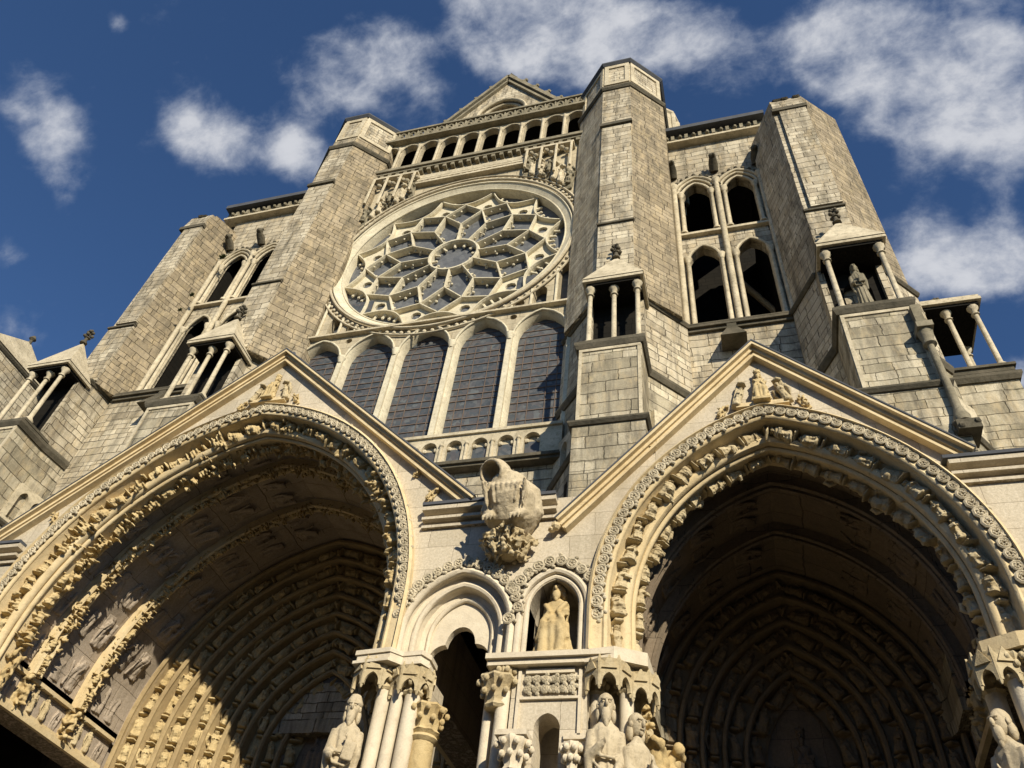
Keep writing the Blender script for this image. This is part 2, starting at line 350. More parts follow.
def mesh_king():
    mb = MB(); H = 1.25; robe(mb, H, 1.05, True, 9, 3); hx = MB(); head(hx, H*1.5, True, True, cz=.675)
    arm(mb, H, -1, (-.06, -.13, .60)); arm(mb, H, 1, (.09, -.14, .55)); swag(mb, H)
    for i in range(11): mb.tube([((-.2+.04*i)*H*.9, -.2*H+.02*abs(i-5), .44*H), ((-.21+.042*i)*H*.9, -.17*H+.02*abs(i-5), .2*H), ((-.24+.048*i)*H, -.16*H+.02*abs(i-5), .0)], [.014*H, .02*H, .026*H], 6)
    for sg in (-1, 1): mb.tube([(sg*.13*H, -.06*H, .78*H), (sg*.05*H, -.13*H, .62*H), (sg*.12*H, -.17*H, .46*H), (sg*.18*H, -.12*H, .2*H)], [.03*H, .03*H, .035*H, .03*H], 8)
    mb.box(-.02, .09, -.2, -.15, .68, .80, Matrix.Rotation(.2, 4, 'Y'))
    for sg in (-1, 1): mb.tube([(sg*.09*H, -.13*H, .44*H), (sg*.11*H, -.16*H, .2*H), (sg*.1*H, -.15*H, .02*H)], [.07*H, .05*H, .06*H], 10)
    mb.box(-.26, .26, -.28, .1, -.1, 0); 
    return remesh(mb, .02, 'ochre', .007, 1, 'seated_king', 1, extra=hx)
def mesh_saint(seed, beard=True, book=True, crown=False, cap=False):
    mb = MB(); H = 2.1; robe(mb, H, .84, False, 10+seed % 3, seed); hx = MB(); head(hx, H*1.16, beard, crown, cap=cap, cz=.825)
    if seed % 2: arm(mb, H, -1, (-.04, -.12, .66)); arm(mb, H, 1, (.08, -.12, .52))
    else: arm(mb, H, -1, (-.09, -.13, .56)); arm(mb, H, 1, (.05, -.12, .68))
    swag(mb, H, 2)
    if book: mb.box(-.12, .1, -.33, -.26, 1.12, 1.4, Matrix.Rotation(.12, 4, 'Y'))
    mb.ball((0, 0, -.03), (.3, .24, .06), 14)
    return remesh(mb, .02, 'statue', .003, seed, 'jamb_saint', 0, extra=hx)
def mesh_vous(seed, material='figure', canopy=True):
    """small arch figure, 0..1 tall, back on y=0, facing -y"""
    rnd = random.Random(seed); mb = MB(); T = Matrix.Translation((0, -.14, .1))
    m2 = MB(); seated = seed % 2 == 0
    robe(m2, .8, 1.1 if seated else .95, seated, 7+seed % 4, seed, 28); hx = MB(); head(hx, 1.0, seed % 3 == 0, seed % 4 == 1, cz=.725)
    arm(m2, .76, -1, (-.03-.05*rnd.random(), -.15, .5+.15*rnd.random())); arm(m2, .76, 1, (.06, -.14, .48+.2*rnd.random()))
    swag(m2, .74, 3)
    if seed % 3 == 1:
        for sg in (-1, 1): m2.tube([(sg*.07, .08, .55), (sg*.2, .08, .66), (sg*.24, .08, .4), (sg*.17, .08, .15)], [.05, .07, .06, .02], 8)
    if seed % 3 == 2: m2.box(-.03, .1, -.17, -.12, .33, .47)
    tilt = Matrix.Rotation(rnd.uniform(-.12, .12), 4, 'Y')
    mb.add(m2.v, m2.f, T @ tilt); h2_ = MB(); h2_.add(hx.v, hx.f, T @ tilt)
    if canopy:
        mb.lathe([(.08, 1.0), (.15, 1.02), (.165, 1.06), (.12, 1.11), (.04, 1.13)], 0, -.12, 10, mod=lambda a, z: 1+.12*math.cos(5*a))
        mb.lathe([(.07, 0), (.13, .03), (.15, .07), (.13, .11), (.08, .12)], 0, -.12, 10, mod=lambda a, z: 1+.1*math.cos(6*a))
    mb.box(-.14, .14, -.06, .04, 0, 1.1)
    return remesh(mb, .022, material, .012, seed, 'arch_figure', 0, 13, extra=h2_)
def mesh_foliage(seed, material='ochre'):
    """lump of crumbled leaves and small figures, 0..1 tall"""
    rnd = random.Random(seed); mb = MB()
    mb.box(-.2, .2, -.05, .04, 0, 1)
    for i in range(15):
        x, z = rnd.uniform(-.22, .22), rnd.uniform(.03, .97); y = -.07-.17*rnd.random()
        a = rnd.random()*6.3; l = .1+.09*rnd.random()
        mb.tube([(x, .0, z), (x+.3*l*math.cos(a), y*.8, z+.3*l*math.sin(a)), (x+l*math.cos(a), y-.05, z+l*math.sin(a))], [.07, .06, .035], 6)
        if i % 3 == 0: mb.ball((x, y-.05, z), rnd.uniform(.05, .085), 8)
    m2 = MB(); robe(m2, .5, 1.3, True, 6, seed, 20); head(m2, .55)
    mb.add(m2.v, m2.f, Matrix.Translation((rnd.uniform(-.08, .08), -.16, rnd.uniform(.1, .35))))
    return remesh(mb, .026, material, .018, seed, 'foliage_clump', 1, 11)
def mesh_relief(seed, material='vault'):
    """low relief panel figure"""
    rnd = random.Random(seed); mb = MB(); m2 = MB()
    robe(m2, .8, 1.1, seed % 2 == 0, 8, seed, 24); head(m2, 1.0, cz=.78); arm(m2, .8, -1, (-.2, -.1, .6)); arm(m2, .8, 1, (.2, -.1, .75))
    mb.add(m2.v, m2.f, Matrix.Diagonal((1, .55, 1, 1)))
    mb.box(-.2, .2, 0, .04, 0, .9)
    for i in range(4):
        x = rnd.uniform(-.35, .35); mb.tube([(x, -.0, .02), (x*1.1, -.08, .4), (x*.7+.1, -.1, .75)], [.045, .03, .05], 6)
    return remesh(mb, .03, material, .012, seed, 'relief_figure', 1, 9)
VF = [mesh_vous(i) for i in range(7)]
VO = [mesh_vous(20+i, 'ochre') for i in range(4)]
FO = [mesh_foliage(i) for i in range(6)]
RL = [mesh_relief(i) for i in range(5)]
KING = mesh_king()
SAINT = [mesh_saint(i, b, k, cr, cp_) for i, (b, k, cr, cp_) in enumerate(((True, True, False, True), (True, False, False, False), (False, True, False, False)))]
SAINT += SAINT[:2]

def leaf_ring(mb, m, r=.1, t=.028):
    """one roundel of a vine band, local xz plane facing -y"""
    m = m @ Matrix.Rotation(RJ.uniform(-.7, .7), 4, "Y") @ Matrix.Scale(RJ.uniform(.86, 1.1), 4)
    mb.tube([(r*math.cos(i*PI/4), -.03, r*math.sin(i*PI/4)) for i in range(8)], t, 5, True, m)
    for i in range(5):
        a = i*2*PI/5+.3; mb.ball((r*.45*math.cos(a), -.035, r*.45*math.sin(a)), (.028, .03, .028), 5, m)
    mb.ball((r*1.15, -.03, r*1.1), (.04, .035, .04), 5, m); mb.ball((r*1.15, -.03, -r*1.1), (.04, .035, .04), 5, m)
def vine_band(mb, A, dr, y, zb, r=.1, tmin=0.0):
    step = r*2.25; R = A.R+dr; roll(mb, A, dr, y+.03, .025, zb+.05 if tmin == 0 else A.zs, 24, 5)
    for side in (-1, 1):
        L = R*A.th(dr); n = int(L/step)
        for i in range(n):
            t = (i+.5)/n
            if t < tmin: continue
            leaf_ring(mb, A.fr(side, t, dr, y, (1, 0), 1.0), r)
        k = int((A.zs-zb)/step)
        for i in range(k): leaf_ring(mb, frame((A.pt(side, 0, dr)[0], y, zb+(i+.5)*step), (0, 0, 1), (0, -1, 0)), r)

# ------------------------------------------------------------------ sky, sun, ground
SUN_AZ, SUN_EL = math.radians(36), math.radians(28)
sdir = Vector((math.sin(SUN_AZ)*math.cos(SUN_EL), -math.cos(SUN_AZ)*math.cos(SUN_EL), math.sin(SUN_EL)))
sl = bpy.data.lights.new('sun', 'SUN'); sl.energy = 5.0; sl.angle = math.radians(.5); sl.color = (1, .90, .71)
so = bpy.data.objects.new('sun', sl); C.objects.link(so); so.rotation_euler = sdir.to_track_quat('Z', 'Y').to_euler()
world = bpy.data.worlds.new('World'); bpy.context.scene.world = world; world.use_nodes = True
nt = world.node_tree; bg = nt.nodes['Background']
sky = nt.nodes.new('ShaderNodeTexSky'); sky.sky_type = 'NISHITA'; sky.sun_disc = False
sky.sun_elevation = SUN_EL; sky.sun_rotation = math.atan2(sdir.x, sdir.y); sky.altitude = 200
sky.air_density = 1.0; sky.dust_density = .25; sky.ozone_density = 3.0
tc = nt.nodes.new('ShaderNodeTexCoord'); D = tc.outputs['Generated']
def pdir(px, py):
    v = (px-512)*R2+(384-py)*U2+F*Fw; return v.normalized()
CL = [(38, 105, 40, 1.0), (56, 150, 34, .85), (66, 190, 18, .55), (205, 138, 34, .8), (232, 155, 24, .65), (290, 130, 30, .75), (300, 165, 24, .65), (180, 130, 18, .6),
      (320, 65, 30, .8), (365, 62, 34, .95), (410, 55, 24, .7), (425, 115, 26, .75), (355, 95, 24, .55), (470, 20, 34, .85), (520, 25, 44, 1.05), (585, 35, 40, .95), (645, 40, 34, .8), (710, 50, 36, .9), (540, 5, 50, .9), (600, 70, 22, .5),
      (115, 20, 9, .7), (800, 50, 34, .85), (850, 25, 46, .85), (905, 70, 50, .92), (960, 35, 50, .85), (880, 110, 34, .8), (930, 130, 34, .85), (985, 105, 44, .8), (1020, 60, 44, .8), (1010, 150, 34, .8), (830, 85, 24, .6),
      (930, 250, 34, 1), (975, 270, 36, 1.05), (1015, 255, 34, 1), (910, 285, 20, .6), (1018, 375, 18, .9), (10, 255, 12, .5), (1000, 200, 24, .4), (900, 175, 20, .4), (140, 150, 14, .35), (690, 120, 10, .3), (20, 330, 10, .2)]
acc = None
for px, py, r, w in CL:
    d = pdir(px, py); d2 = pdir(px+r*1.35, py); rad = (d-d2).length
    ds = N(nt, 'ShaderNodeVectorMath', operation='DISTANCE'); nt.links.new(D, ds.inputs[0]); ds.inputs[1].default_value = d
    mr = N(nt, 'ShaderNodeMapRange', interpolation_type='SMOOTHERSTEP'); nt.links.new(ds.outputs['Value'], mr.inputs[0])
    mr.inputs[1].default_value = 0; mr.inputs[2].default_value = rad*1.75; mr.inputs[3].default_value = w; mr.inputs[4].default_value = 0
    acc = mr.outputs[0] if acc is None else math_(nt, 'MAXIMUM', acc, mr.outputs[0]) if False else (mr.outputs[0] if acc is None else math_(nt, 'ADD', acc, mr.outputs[0]))
mpn = nt.nodes.new('ShaderNodeMapping'); nt.links.new(D, mpn.inputs[0]); mpn.inputs['Rotation'].default_value = (.5, .9, .3); mpn.inputs['Scale'].default_value = (1, 1.35, 1)
n1 = noise_(nt, mpn.outputs[0], 7.5, 10, .6, .15); n2 = noise_(nt, mpn.outputs[0], 22, 9, .62, .2)
acc = math_(nt, 'MINIMUM', acc, 1.25)
cov = math_(nt, 'ADD', math_(nt, 'MULTIPLY', acc, .72), math_(nt, 'ADD', math_(nt, 'MULTIPLY', math_(nt, 'SUBTRACT', n1, .5), 1.9), math_(nt, 'MULTIPLY', math_(nt, 'SUBTRACT', n2, .5), 1.0)))
cl = N(nt, 'ShaderNodeMapRange', interpolation_type='SMOOTHSTEP'); nt.links.new(cov, cl.inputs[0])
for k, v in ((1, .2), (2, 1.2), (3, 0), (4, 1)): cl.inputs[k].default_value = v
SKYC = mix(nt, 1.0, sky.outputs[0], (1.06, 1.38, 1.75), 'MULTIPLY')
ccol = mix(nt, ramp(nt, cov, [(.35, (0, 0, 0)), (1.0, (1, 1, 1))]), (6.2, 7.2, 9.2), (11.6, 11.8, 12.4))
nt.links.new(mix(nt, math_(nt, 'MULTIPLY', cl.outputs[0], .88), SKYC, ccol), bg.inputs[0]); bg.inputs[1].default_value = .05

g = MB().add([(-600, -600, 0), (600, -600, 0), (600, 600, 0), (-600, 600, 0)], [(0, 1, 2, 3)]); struct(g.obj('ground', 'paving'))
st = MB()
for i in range(17): st.box(-34, 13, 5.4+i*.31, 5.4+(i+1)*.31+(7.5 if i == 16 else 0), 0.004, (i+1)*.165)
struct(st.obj('stairs', 'paving'))
ZF = 17*.165

# ================================================================== TRANSEPT FACADE
def circ(cx, cz, r, n=24, a0=0): return [(cx+r*math.cos(a0+2*PI*i/n), cz+r*math.sin(a0+2*PI*i/n)) for i in range(n)]
FT = thing('transept_facade', 'tall pale church front with a great rose window above five lancets', 'facade', (CX, 18, 11.5))
RC = (CX, 31.72)
XL, XR = CX-5.75, CX+5.75
lanc = [mkarch(CX+2.3*(i-2), 24.75, 1.03, 1.38) for i in range(5)]
# spandrel lights each side of the rose
sp_open = []
for sg in (-1, 1):
    for cx0, hw, zt in ((5.38, .24, 29.1), (4.42, .27, 27.75), (3.6, .22, 27.05)):
        A = mkarch(CX+sg*cx0, zt-hw*1.2, hw, hw*1.25); sp_open.append(A.loop(0, 26.5, 6))
wall = MB()
holes = [circ(*RC, 5.5, 72)]+[A.loop(0, 19.8, 10) for A in lanc]+sp_open
for i in range(4): holes.append(circ(CX+2.3*(i-1.5), 25.98, .15, 10))
for sg in (-1, 1): holes.append(circ(CX+sg*2.95, 26.62, .13, 8)); holes.append(circ(CX+sg*2.68, 26.56, .1, 8))
wall.plate([(XL, 18.3), (XR, 18.3), (XR, 40.1), (XL, 40.1)], holes, 18, 18.55)
wall.obj('wall', 'dressed', FT)
back = MB().box(XL, XR, 19.15, 19.4, 10, 40.1); back.obj('backing_wall', 'ashlar', FT)
lw_ = MB().box(XL, XR, 18, 18.55, 10, 18.3); lw_.obj('lower_wall', 'ashlar', FT)
gc = MB().box(XL, XR, 18.25, 20.3, 43.3, 43.6); gc.obj('gallery_ceiling', 'shade_black', FT)
gc = MB().box(XL, XR, 20.1, 20.28, 40.1, 43.3); gc.obj('gallery_back', 'shade_black', FT)  # gallery ceiling and back coloured black in place of shade
lf = MB()
lp = [A.loop(.02, 19.8, 12) for A in lanc]
# smooth dressed band round the lancets, 12 mm proud
dr_h = [A.loop(.004, 19.8, 10) for A in lanc]+[circ(CX+2.3*(i-1.5), 25.98, .154, 10) for i in range(4)]
dm = MB().plate([(XL, 19.8), (XL, 26.3), (XR, 26.3), (XR, 19.8)], [], 17.985, 17.99) if False else None
# rose -------------------------------------------------------------
def ring(mb, r0, r1, y0, y1, n=96):
    P = [(r0, y0), (r1, y0), (r1, y1), (r0, y1)]
    vs = [(RC[0]+r*math.cos(2*PI*i/n), y, RC[1]+r*math.sin(2*PI*i/n)) for i in range(n) for r, y in P]
    fs = [(i*4+j, i*4+(j+1) % 4, ((i+1) % n)*4+(j+1) % 4, ((i+1) % n)*4+j) for i in range(n) for j in range(4)]
    mb.add(vs, fs)
def rring(mb, R, y, r, n=96, k=8):
    mb.tube([(RC[0]+R*math.cos(2*PI*i/n), y, RC[1]+R*math.sin(2*PI*i/n)) for i in range(n)], r, k, True)
rs = MB(); n = 96
P = [(5.5, 18.02), (5.47, 17.97), (5.27, 18.1), (5.17, 18.14), (5.13, 18.2), (5.13, 18.8), (5.5, 18.8)]
vs = [(RC[0]+r*math.cos(2*PI*i/n), y, RC[1]+r*math.sin(2*PI*i/n)) for i in range(n) for r, y in P]; q = len(P)
rs.add(vs, [(i*q+j, i*q+j+1, ((i+1) % n)*q+j+1, ((i+1) % n)*q+j) for i in range(n) for j in range(q-1)])
rring(rs, 5.52, 17.96, .05); rring(rs, 5.17, 18.14, .045)
RW = rs.obj('rose_window', 'tracery', FT, True)
hm = MB(); rring(hm, 5.66, 17.88, .07); rring(hm, 6.04, 17.92, .05)
for i in range(110):
    a = 2*PI*i/110; hm.ball((RC[0]+5.86*math.cos(a), 17.96, RC[1]+5.86*math.sin(a)), (.09, .06, .09), 6)
hm.obj('hood_mould', 'trim', FT, True)
gl = MB(); gl.add([(RC[0]+5.2*math.cos(2*PI*i/48), 18.62, RC[1]+5.2*math.sin(2*PI*i/48)) for i in range(48)]+[(RC[0]+5.2*math.cos(2*PI*i/48), 18.66, RC[1]+5.2*math.sin(2*PI*i/48)) for i in range(48)], [tuple(range(48)), tuple(range(95, 47, -1))])
gl.obj('rose_glass', 'rose_glass', RW)
tr = MB()
def P3(r, deg, y=18.32): a = math.radians(deg); r *= 1.055; return (RC[0]+r*math.cos(a), y, RC[1]+r*math.sin(a))
def bar(pts, w, y0=18.27, y1=18.62, closed=False):
    """stone bar with chamfered nose following pts in the rose plane"""
    pts = [Vector((p[0], 0, p[2])) for p in pts]; k = len(pts); vs = []
    for i, p in enumerate(pts):
        a = pts[(i-1) % k] if (closed or i) else p; b = pts[(i+1) % k] if (closed or i < k-1) else p
        t = (b-a).normalized(); nn = Vector((-t.z, 0, t.x))
        if (closed or 0 < i < k-1):
            t1 = (p-a).normalized(); f = abs(t1.dot(t)); w2 = w/max(.6, f)
        else: w2 = w
        for o, y in ((-1, y1), (-1, y0+.1), (-.45, y0), (.45, y0), (1, y0+.1), (1, y1)):
            q = p+nn*o*w2; vs.append((q.x, y, q.z))
    q = 6
    tr.add(vs, [(i*q+j, i*q+(j+1) % q, ((i+1) % k)*q+(j+1) % q, ((i+1) % k)*q+j) for i in range(k if closed else k-1) for j in range(q)])
bar([P3(1.08, i*7.5) for i in range(48)], .085, closed=True)
for i in range(12):
    th = 30*i; w = .052
    tr_i, tr_o, lat = 2.38, 4.02, 3.38
    bar([P3(1.1, th), P3(tr_i, th)], .045)
    bar([P3(tr_i, th), P3(lat, th+15)], w); bar([P3(tr_i, th), P3(lat, th-15)], w)
    bar([P3(tr_o, th), P3(lat, th+15)], w, 18.272); bar([P3(tr_o, th), P3(lat, th-15)], w, 18.272)
    # shallow lobe against the rim
    tip0, tip1 = Vector(P3(4.86, th-15)), Vector(P3(4.86, th+15)); mid = Vector(P3(4.68, th)); inn = Vector(P3(1, th))-Vector(RC[0:1]+(18.32,)+RC[1:2])
    arc = []
    for j in range(13):
        u = j/12*2-1; rr = 4.86-(.80*(1-abs(u)**2.3)); arc.append(P3(rr, th+15*u))
    bar(arc, .052, 18.265)
    for u in (-.62, -.32, 0, .32, .62):                      # cusps of the lobe
        rr = 4.86-.80*(1-abs(u)**2.3); a = P3(rr+.04, th+15*u, 18.5); b = P3(rr+.27, th+13.5*u, 18.5); tr.tube([a, b], [.08, .045], 6); tr.ball(b, .075, 6)
    # cusps of the diamond light
    for dth, r0, r1 in ((7.5, 2.88, 2.98), (-7.5, 2.88, 2.98)):
        tr.ball(P3(r0+.1, th+dth*.8, 18.55), .07, 6)
    # pointed cusps on the four sides of the diamond and along the spokes
    vx = [Vector(P3(tr_i, th, 18.45)), Vector(P3(lat, th+15, 18.45)), Vector(P3(tr_o, th, 18.45)), Vector(P3(lat, th-15, 18.45))]; cc = sum(vx, Vector())/4
    for j in range(4):
        for f_ in (.3, .7):
            m_ = vx[j].lerp(vx[(j+1) % 4], f_); tr.tube([m_, m_.lerp(cc, .22)], [.07, .03], 6)
    for r_ in (1.45, 1.85, 2.2):
        for sg in (-1, 1): tr.tube([P3(r_, th, 18.45), P3(r_, th+sg*(5.2 if r_ < 2 else 4), 18.45)], [.06, .03], 6)
    # petal cusps
    for r_, d_ in ((1.9, 5.5), (2.5, 6.5)):
        for sg in (-1, 1): tr.ball(P3(r_, th+sg*(15-d_*(1.9/r_))*.55+ (0), 18.55), .06, 6)
    # filled wedge between two diamonds and two lobes, with a small cusped light
    wth = th+15
    pl = []
    for u in (1, .72, .45): pl.append(P3(4.86-.80*(1-abs(u)**2.3), th+15*u))
    pl.append(P3(tr_o-.0, th+.8)); pl.append(P3(lat+.02, th+15)); pl.append(P3(tr_o-.0, th+29.2))
    for u in (-.45, -.72): pl.append(P3(4.86-.80*(1-abs(u)**2.3), th+30+15*u))
    o = P3(3.92, wth); tr.plate([(p[0], p[2]) for p in pl], [circ(o[0], o[2], .24, 8)], 18.5, 18.62)
for i in range(24): a = P3(1.0, i*15+7, 18.5); b = P3(.8, i*15+7, 18.5); (i % 2 == 0) and (tr.tube([a, b], [.07, .045], 6), tr.ball(b, .075, 6))
tr.obj('tracery', 'tracery', RW, False)

# lancets ----------------------------------------------------------
for i, A in enumerate(lanc):
    fr_ = MB()
    asurf(fr_, A, [(-.0, 18.0), (-.05, 18.06), (-.09, 18.36), (-.09, 18.5)], 19.8)
    roll(fr_, A, .03, 17.96, .05, 24.9)
    LW = fr_.obj('lancet_window', 'tracery', FT, True, label='%s of the five tall lancet windows below the rose' % ['leftmost', 'second', 'middle', 'fourth', 'rightmost'][i])
    G = MB(); lp_ = A.loop(-.07, 19.8, 12); G.plate(lp_, [], 18.38, 18.41); G.obj('glass', 'glass', LW)
    B = MB()
    z = 20.3
    while z < 25.9:
        w = .92 if z < 24.75 else .92*math.sqrt(max(.02, 1-((z-24.75)/1.3)**2))
        B.box(A.cx-w, A.cx+w, 18.35, 18.378, z-.013, z+.013); z += .3+.16*RJ.random()
    for dx in (-.66, -.3, .3, .66): B.box(A.cx+dx-.009, A.cx+dx+.009, 18.345, 18.376, 19.8, 24.9)
    roll(B, A, -.37, 18.36, .009, 24.7, 14, 4)
    B.obj('glazing_bars', 'iron', LW)
    # shaft and capital between lancets
for i in range(6):
    x = CX+2.3*(i-2.5); sh = MB()
    sh.box(x-.1, x+.1, 17.93, 18.0, 19.8, 24.6); sh.lathe([(.1, 24.6), (.17, 24.85), (.17, 24.95)], x, 17.98, 8)
    sh.obj('shaft', 'tracery', FT, True)
# strings & small arcade under the lancets
s1 = MB(); s1.box(XL, XR, 17.78, 18, 26.28, 26.38); s1.obj('string_course', 'trim', FT)
s1 = MB(); s1.box(XL, XR, 17.72, 18.0, 19.68, 19.8); s1.obj('sill_band', 'trim', FT)
s2 = MB(); s2.prism([(XL, 17.6), (XR, 17.6), (XR, 18), (XL, 18)], 18.3, 18.42); s2.box(XL, XR, 17.68, 18, 18.2, 18.3)
s2.obj('string_course', 'trim_dark', FT)
ar = MB(); hs = []
cxs = [CX+.87*(i-5.5) for i in range(12)]
for x in cxs:
    A = mkarch(x, 19.2, .27, .3); hs.append(A.loop(0, 18.5, 6))
ar.plate([(XL, 18.42), (XR, 18.42), (XR, 19.68), (XL, 19.68)], hs, 17.8, 17.995)
for x in cxs:
    for sg in (-1, 1): ar.ball((x+sg*.2, 17.9, 19.22), (.09, .06, .09), 6)
    ar.tube([(x-.435, 17.78, 18.45), (x-.435, 17.78, 19.25)], .055, 8); ar.ball((x-.435, 17.77, 19.28), (.09, .08, .08), 8)
AR = ar.obj('arcade', 'trim', FT)
gg = MB()
for x in cxs: gg.box(x-.26, x+.26, 17.93, 17.985, 18.5, 19.2)
gg.obj('arcade_glass', 'glass', AR)
# dark glass in the spandrel lights
for sg in (-1, 1): sg_ = MB().box(CX+sg*4.45-1.2, CX+sg*4.45+1.2, 18.4, 18.43, 26.4, 29.2); sg_.obj('spandrel_glass', 'glass', FT)
for sg in (-1, 1):
    for x_, z_ in ((5.06, 28.7), (4.08, 27.5), (3.33, 26.8)):
        sm = MB(); sm.tube([(CX+sg*x_, 17.95, 26.4), (CX+sg*x_, 17.95, z_)], .055, 6); sm.obj('spandrel_shaft', 'tracery', FT, True)

# band over the rose: slanting label, modillions, corner sculpture
bd = MB()
bd.prism([(XL, 17.6), (XR, 17.6), (XR, 18), (XL, 18)], 39.86, 40.1); bd.box(XL, XR, 17.7, 18, 39.7, 39.86)
for i in range(26): bd.box(XL+.15+i*.44, XL+.34+i*.44, 17.72, 18, 39.45, 39.7)
bd.obj('cornice', 'trim_worn', FT)
b2 = MB(); b2.box(CX-2.9, CX+2.9, 17.8, 18, 38.45, 38.62); b2.box(CX-3.1, CX+3.1, 17.72, 18, 38.05, 38.2); b2.box(CX-2.9, CX+2.9, 17.85, 18, 38.75, 39.1)
for i in range(18): b2.ball((CX-2.8+i*.33, 17.85, 38.33), (.1, .1, .08), 6)
b2.obj('rose_label', 'trim', FT)
for sg in (-1, 1):
    fw = 'right' if sg > 0 else 'left'
    T = MB()
    T.box(CX+sg*4.1-1.25, CX+sg*4.1+1.25, 17.55, 17.98, 39.0, 39.15); 
    for j in range(4): T.tube([(CX+sg*(3.0+.75*j), 17.55, 37.2-.45*j if j < 3 else 36.6), (CX+sg*(3.0+.75*j), 17.55, 38.95)], .07, 6)
    for j in range(9):
        x = CX+sg*(2.9+.26*j); T.ball((x, 17.75, 38.75+.2*math.sin(j*2.1)), (.16, .16, .13), 7)
    T.obj('corner_canopy', 'trim', FT, True)
    rnd = random.Random(5+sg)
    for j in range(7):
        x = 3.0+.36*j; zz = RC[1]+math.sqrt(max(0, 6.12**2-x*x)); h = min(1.75, max(.8, 38.9-zz))
        me = VF[(j*2+(sg > 0)) % 7] if j % 3 else FO[j % 6]
        recolour(place(me, 'corner_sculpture', frame((CX+sg*x, 17.95, zz+.02), (rnd.uniform(-.15, .15), 0, 1), (rnd.uniform(-.4, .4), -1, 0), (h*.55, h*.6, h*rnd.uniform(.7, .92))), FT), 'trim' if j % 3 else 'trim_worn')
# gallery ----------------------------------------------------------
gy = MB(); hs = []
for i in range(-5, 5):
    x = CX+1.17*(i+.5); A = mkarch(x, 42.55, .47, .5); hs.append(A.loop(0, 40.4, 8))
gy.plate([(XL, 40.3), (XR, 40.3), (XR, 43.35), (XL, 43.35)], hs, 17.9, 18.2)
GL = gy.obj('gallery', 'trim', FT)
# openings are cut through to a walkway: cut the facade wall behind by a recessed dark passage
col = MB()
for i in range(-5, 6):
    x = CX+1.17*i; col.tube([(x, 17.82, 40.3), (x, 17.82, 42.45)], .085, 8); col.lathe([(.08, 42.4), (.15, 42.6), (.15, 42.68)], x, 17.82, 8); col.lathe([(.14, 40.3), (.1, 40.42)], x, 17.82, 8)
col.obj('colonnette', 'trim', GL, True)
for i in range(-5, 5):
    x = CX+1.17*(i+.5); A = mkarch(x, 42.55, .47, .5); rr = MB(); roll(rr, A, .03, 17.86, .045, 42.5, 8, 6); rr.obj('arch_mould', 'trim', GL, True)
pp = MB(); pp.box(XL, XR, 17.55, 18.3, 43.35, 43.55); pp.box(XL, XR, 17.7, 18.3, 43.55, 43.65)
pp.obj('gallery_cornice', 'trim_worn', FT)
par = MB(); par.box(XL, XR, 17.72, 17.95, 44.75, 44.92)
for i in range(20):
    x = XL+.3+i*.575; par.tube([(x+.2*math.cos(a_*PI/4), 17.83, 44.2+.42*math.sin(a_*PI/4)) for a_ in range(8)], .075, 6, True)
    par.tube([(x+.29, 17.83, 43.6), (x+.29, 17.83, 44.8)], .06, 5); par.ball((x, 17.8, 44.2), .1, 6)
par.obj('parapet', 'trim_worn', FT)
# main gable
GB = (CX, 53.9)
gb = MB(); A = mkarch(CX, 48.9, 1.45, 1.75)
gb.plate([(CX-5.6, 45.4), (CX+5.6, 45.4), GB], [A.loop(0, 46.0, 10)], 19.6, 20.2)
GA = gb.obj('gable', 'ashlar', FT)
rk = MB()
for sg in (-1, 1):
    a, b = Vector((CX+sg*5.9, 0, 45.2)), Vector((CX, 0, 54.25)); d = (b-a).normalized(); nn = Vector((d.z, 0, -d.x))*(-1 if sg < 0 else 1)
    if nn.z < 0: nn = -nn
    for y0, y1, t0, t1 in ((19.3, 20.3, -.12, .12), (19.4, 19.6, -.4, -.25)):
        q = [a+nn*t0, b+nn*t0, b+nn*t1, a+nn*t1]; rk.add([(p.x, y, p.z) for y in (y0, y1) for p in q], [(0, 1, 2, 3), (4, 7, 6, 5), (0, 4, 5, 1), (1, 5, 6, 2), (2, 6, 7, 3), (3, 7, 4, 0)])
    for j in range(1, 7):
        p = a+(b-a)*(j/7)+nn*.22; rk.ball((p.x, 19.6, p.z), (.26, .24, .3), 7); rk.ball((p.x+sg*.18, 19.55, p.z+.25), (.14, .14, .16), 6)
rk.obj('coping', 'trim_worn', GA)
gm = MB(); roll(gm, A, .1, 19.5, .12, 46); roll(gm, A, -.12, 19.72, .1, 46); gm.obj('gable_arch', 'trim', GA, True)
gn = MB(); gn.box(CX-2.0, CX+2.0, 20.4, 20.6, 45.5, 51); gn.obj('gable_niche', 'trim', GA)
ft_ = MB(); ft_.lathe([(.3, 54.0), (.14, 54.3), (.12, 54.7), (.3, 54.95), (.3, 55.15), (.12, 55.3), (.05, 55.5)], CX, 19.9, 8, mod=lambda a, z: 1+.2*math.cos(4*a)); ft_.obj('finial', 'trim_dark', GA)
rf = MB().add([(CX-5.7, 20.2, 45.3), (CX, 20.2, 54.0), (CX+5.7, 20.2, 45.3), (CX-5.7, 44, 45.3), (CX, 44, 54.0), (CX+5.7, 44, 45.3)], [(0, 1, 4, 3), (1, 2, 5, 4), (0, 3, 5, 2), (3, 4, 5)]); rf.obj('roof', 'slate', FT)
nv = MB().box(XL, XR, 20.3, 44, 10, 45.2); nv.obj('nave_body', 'ashlar', FT)
walk = MB().box(XL, XR, 18.6, 19.1, 40.15, 40.3)
walk.obj('walkway', 'trim', FT)
sct = MB().box(CX-.3, CX-.1, 17.9, 18, 17.9, 18.0)

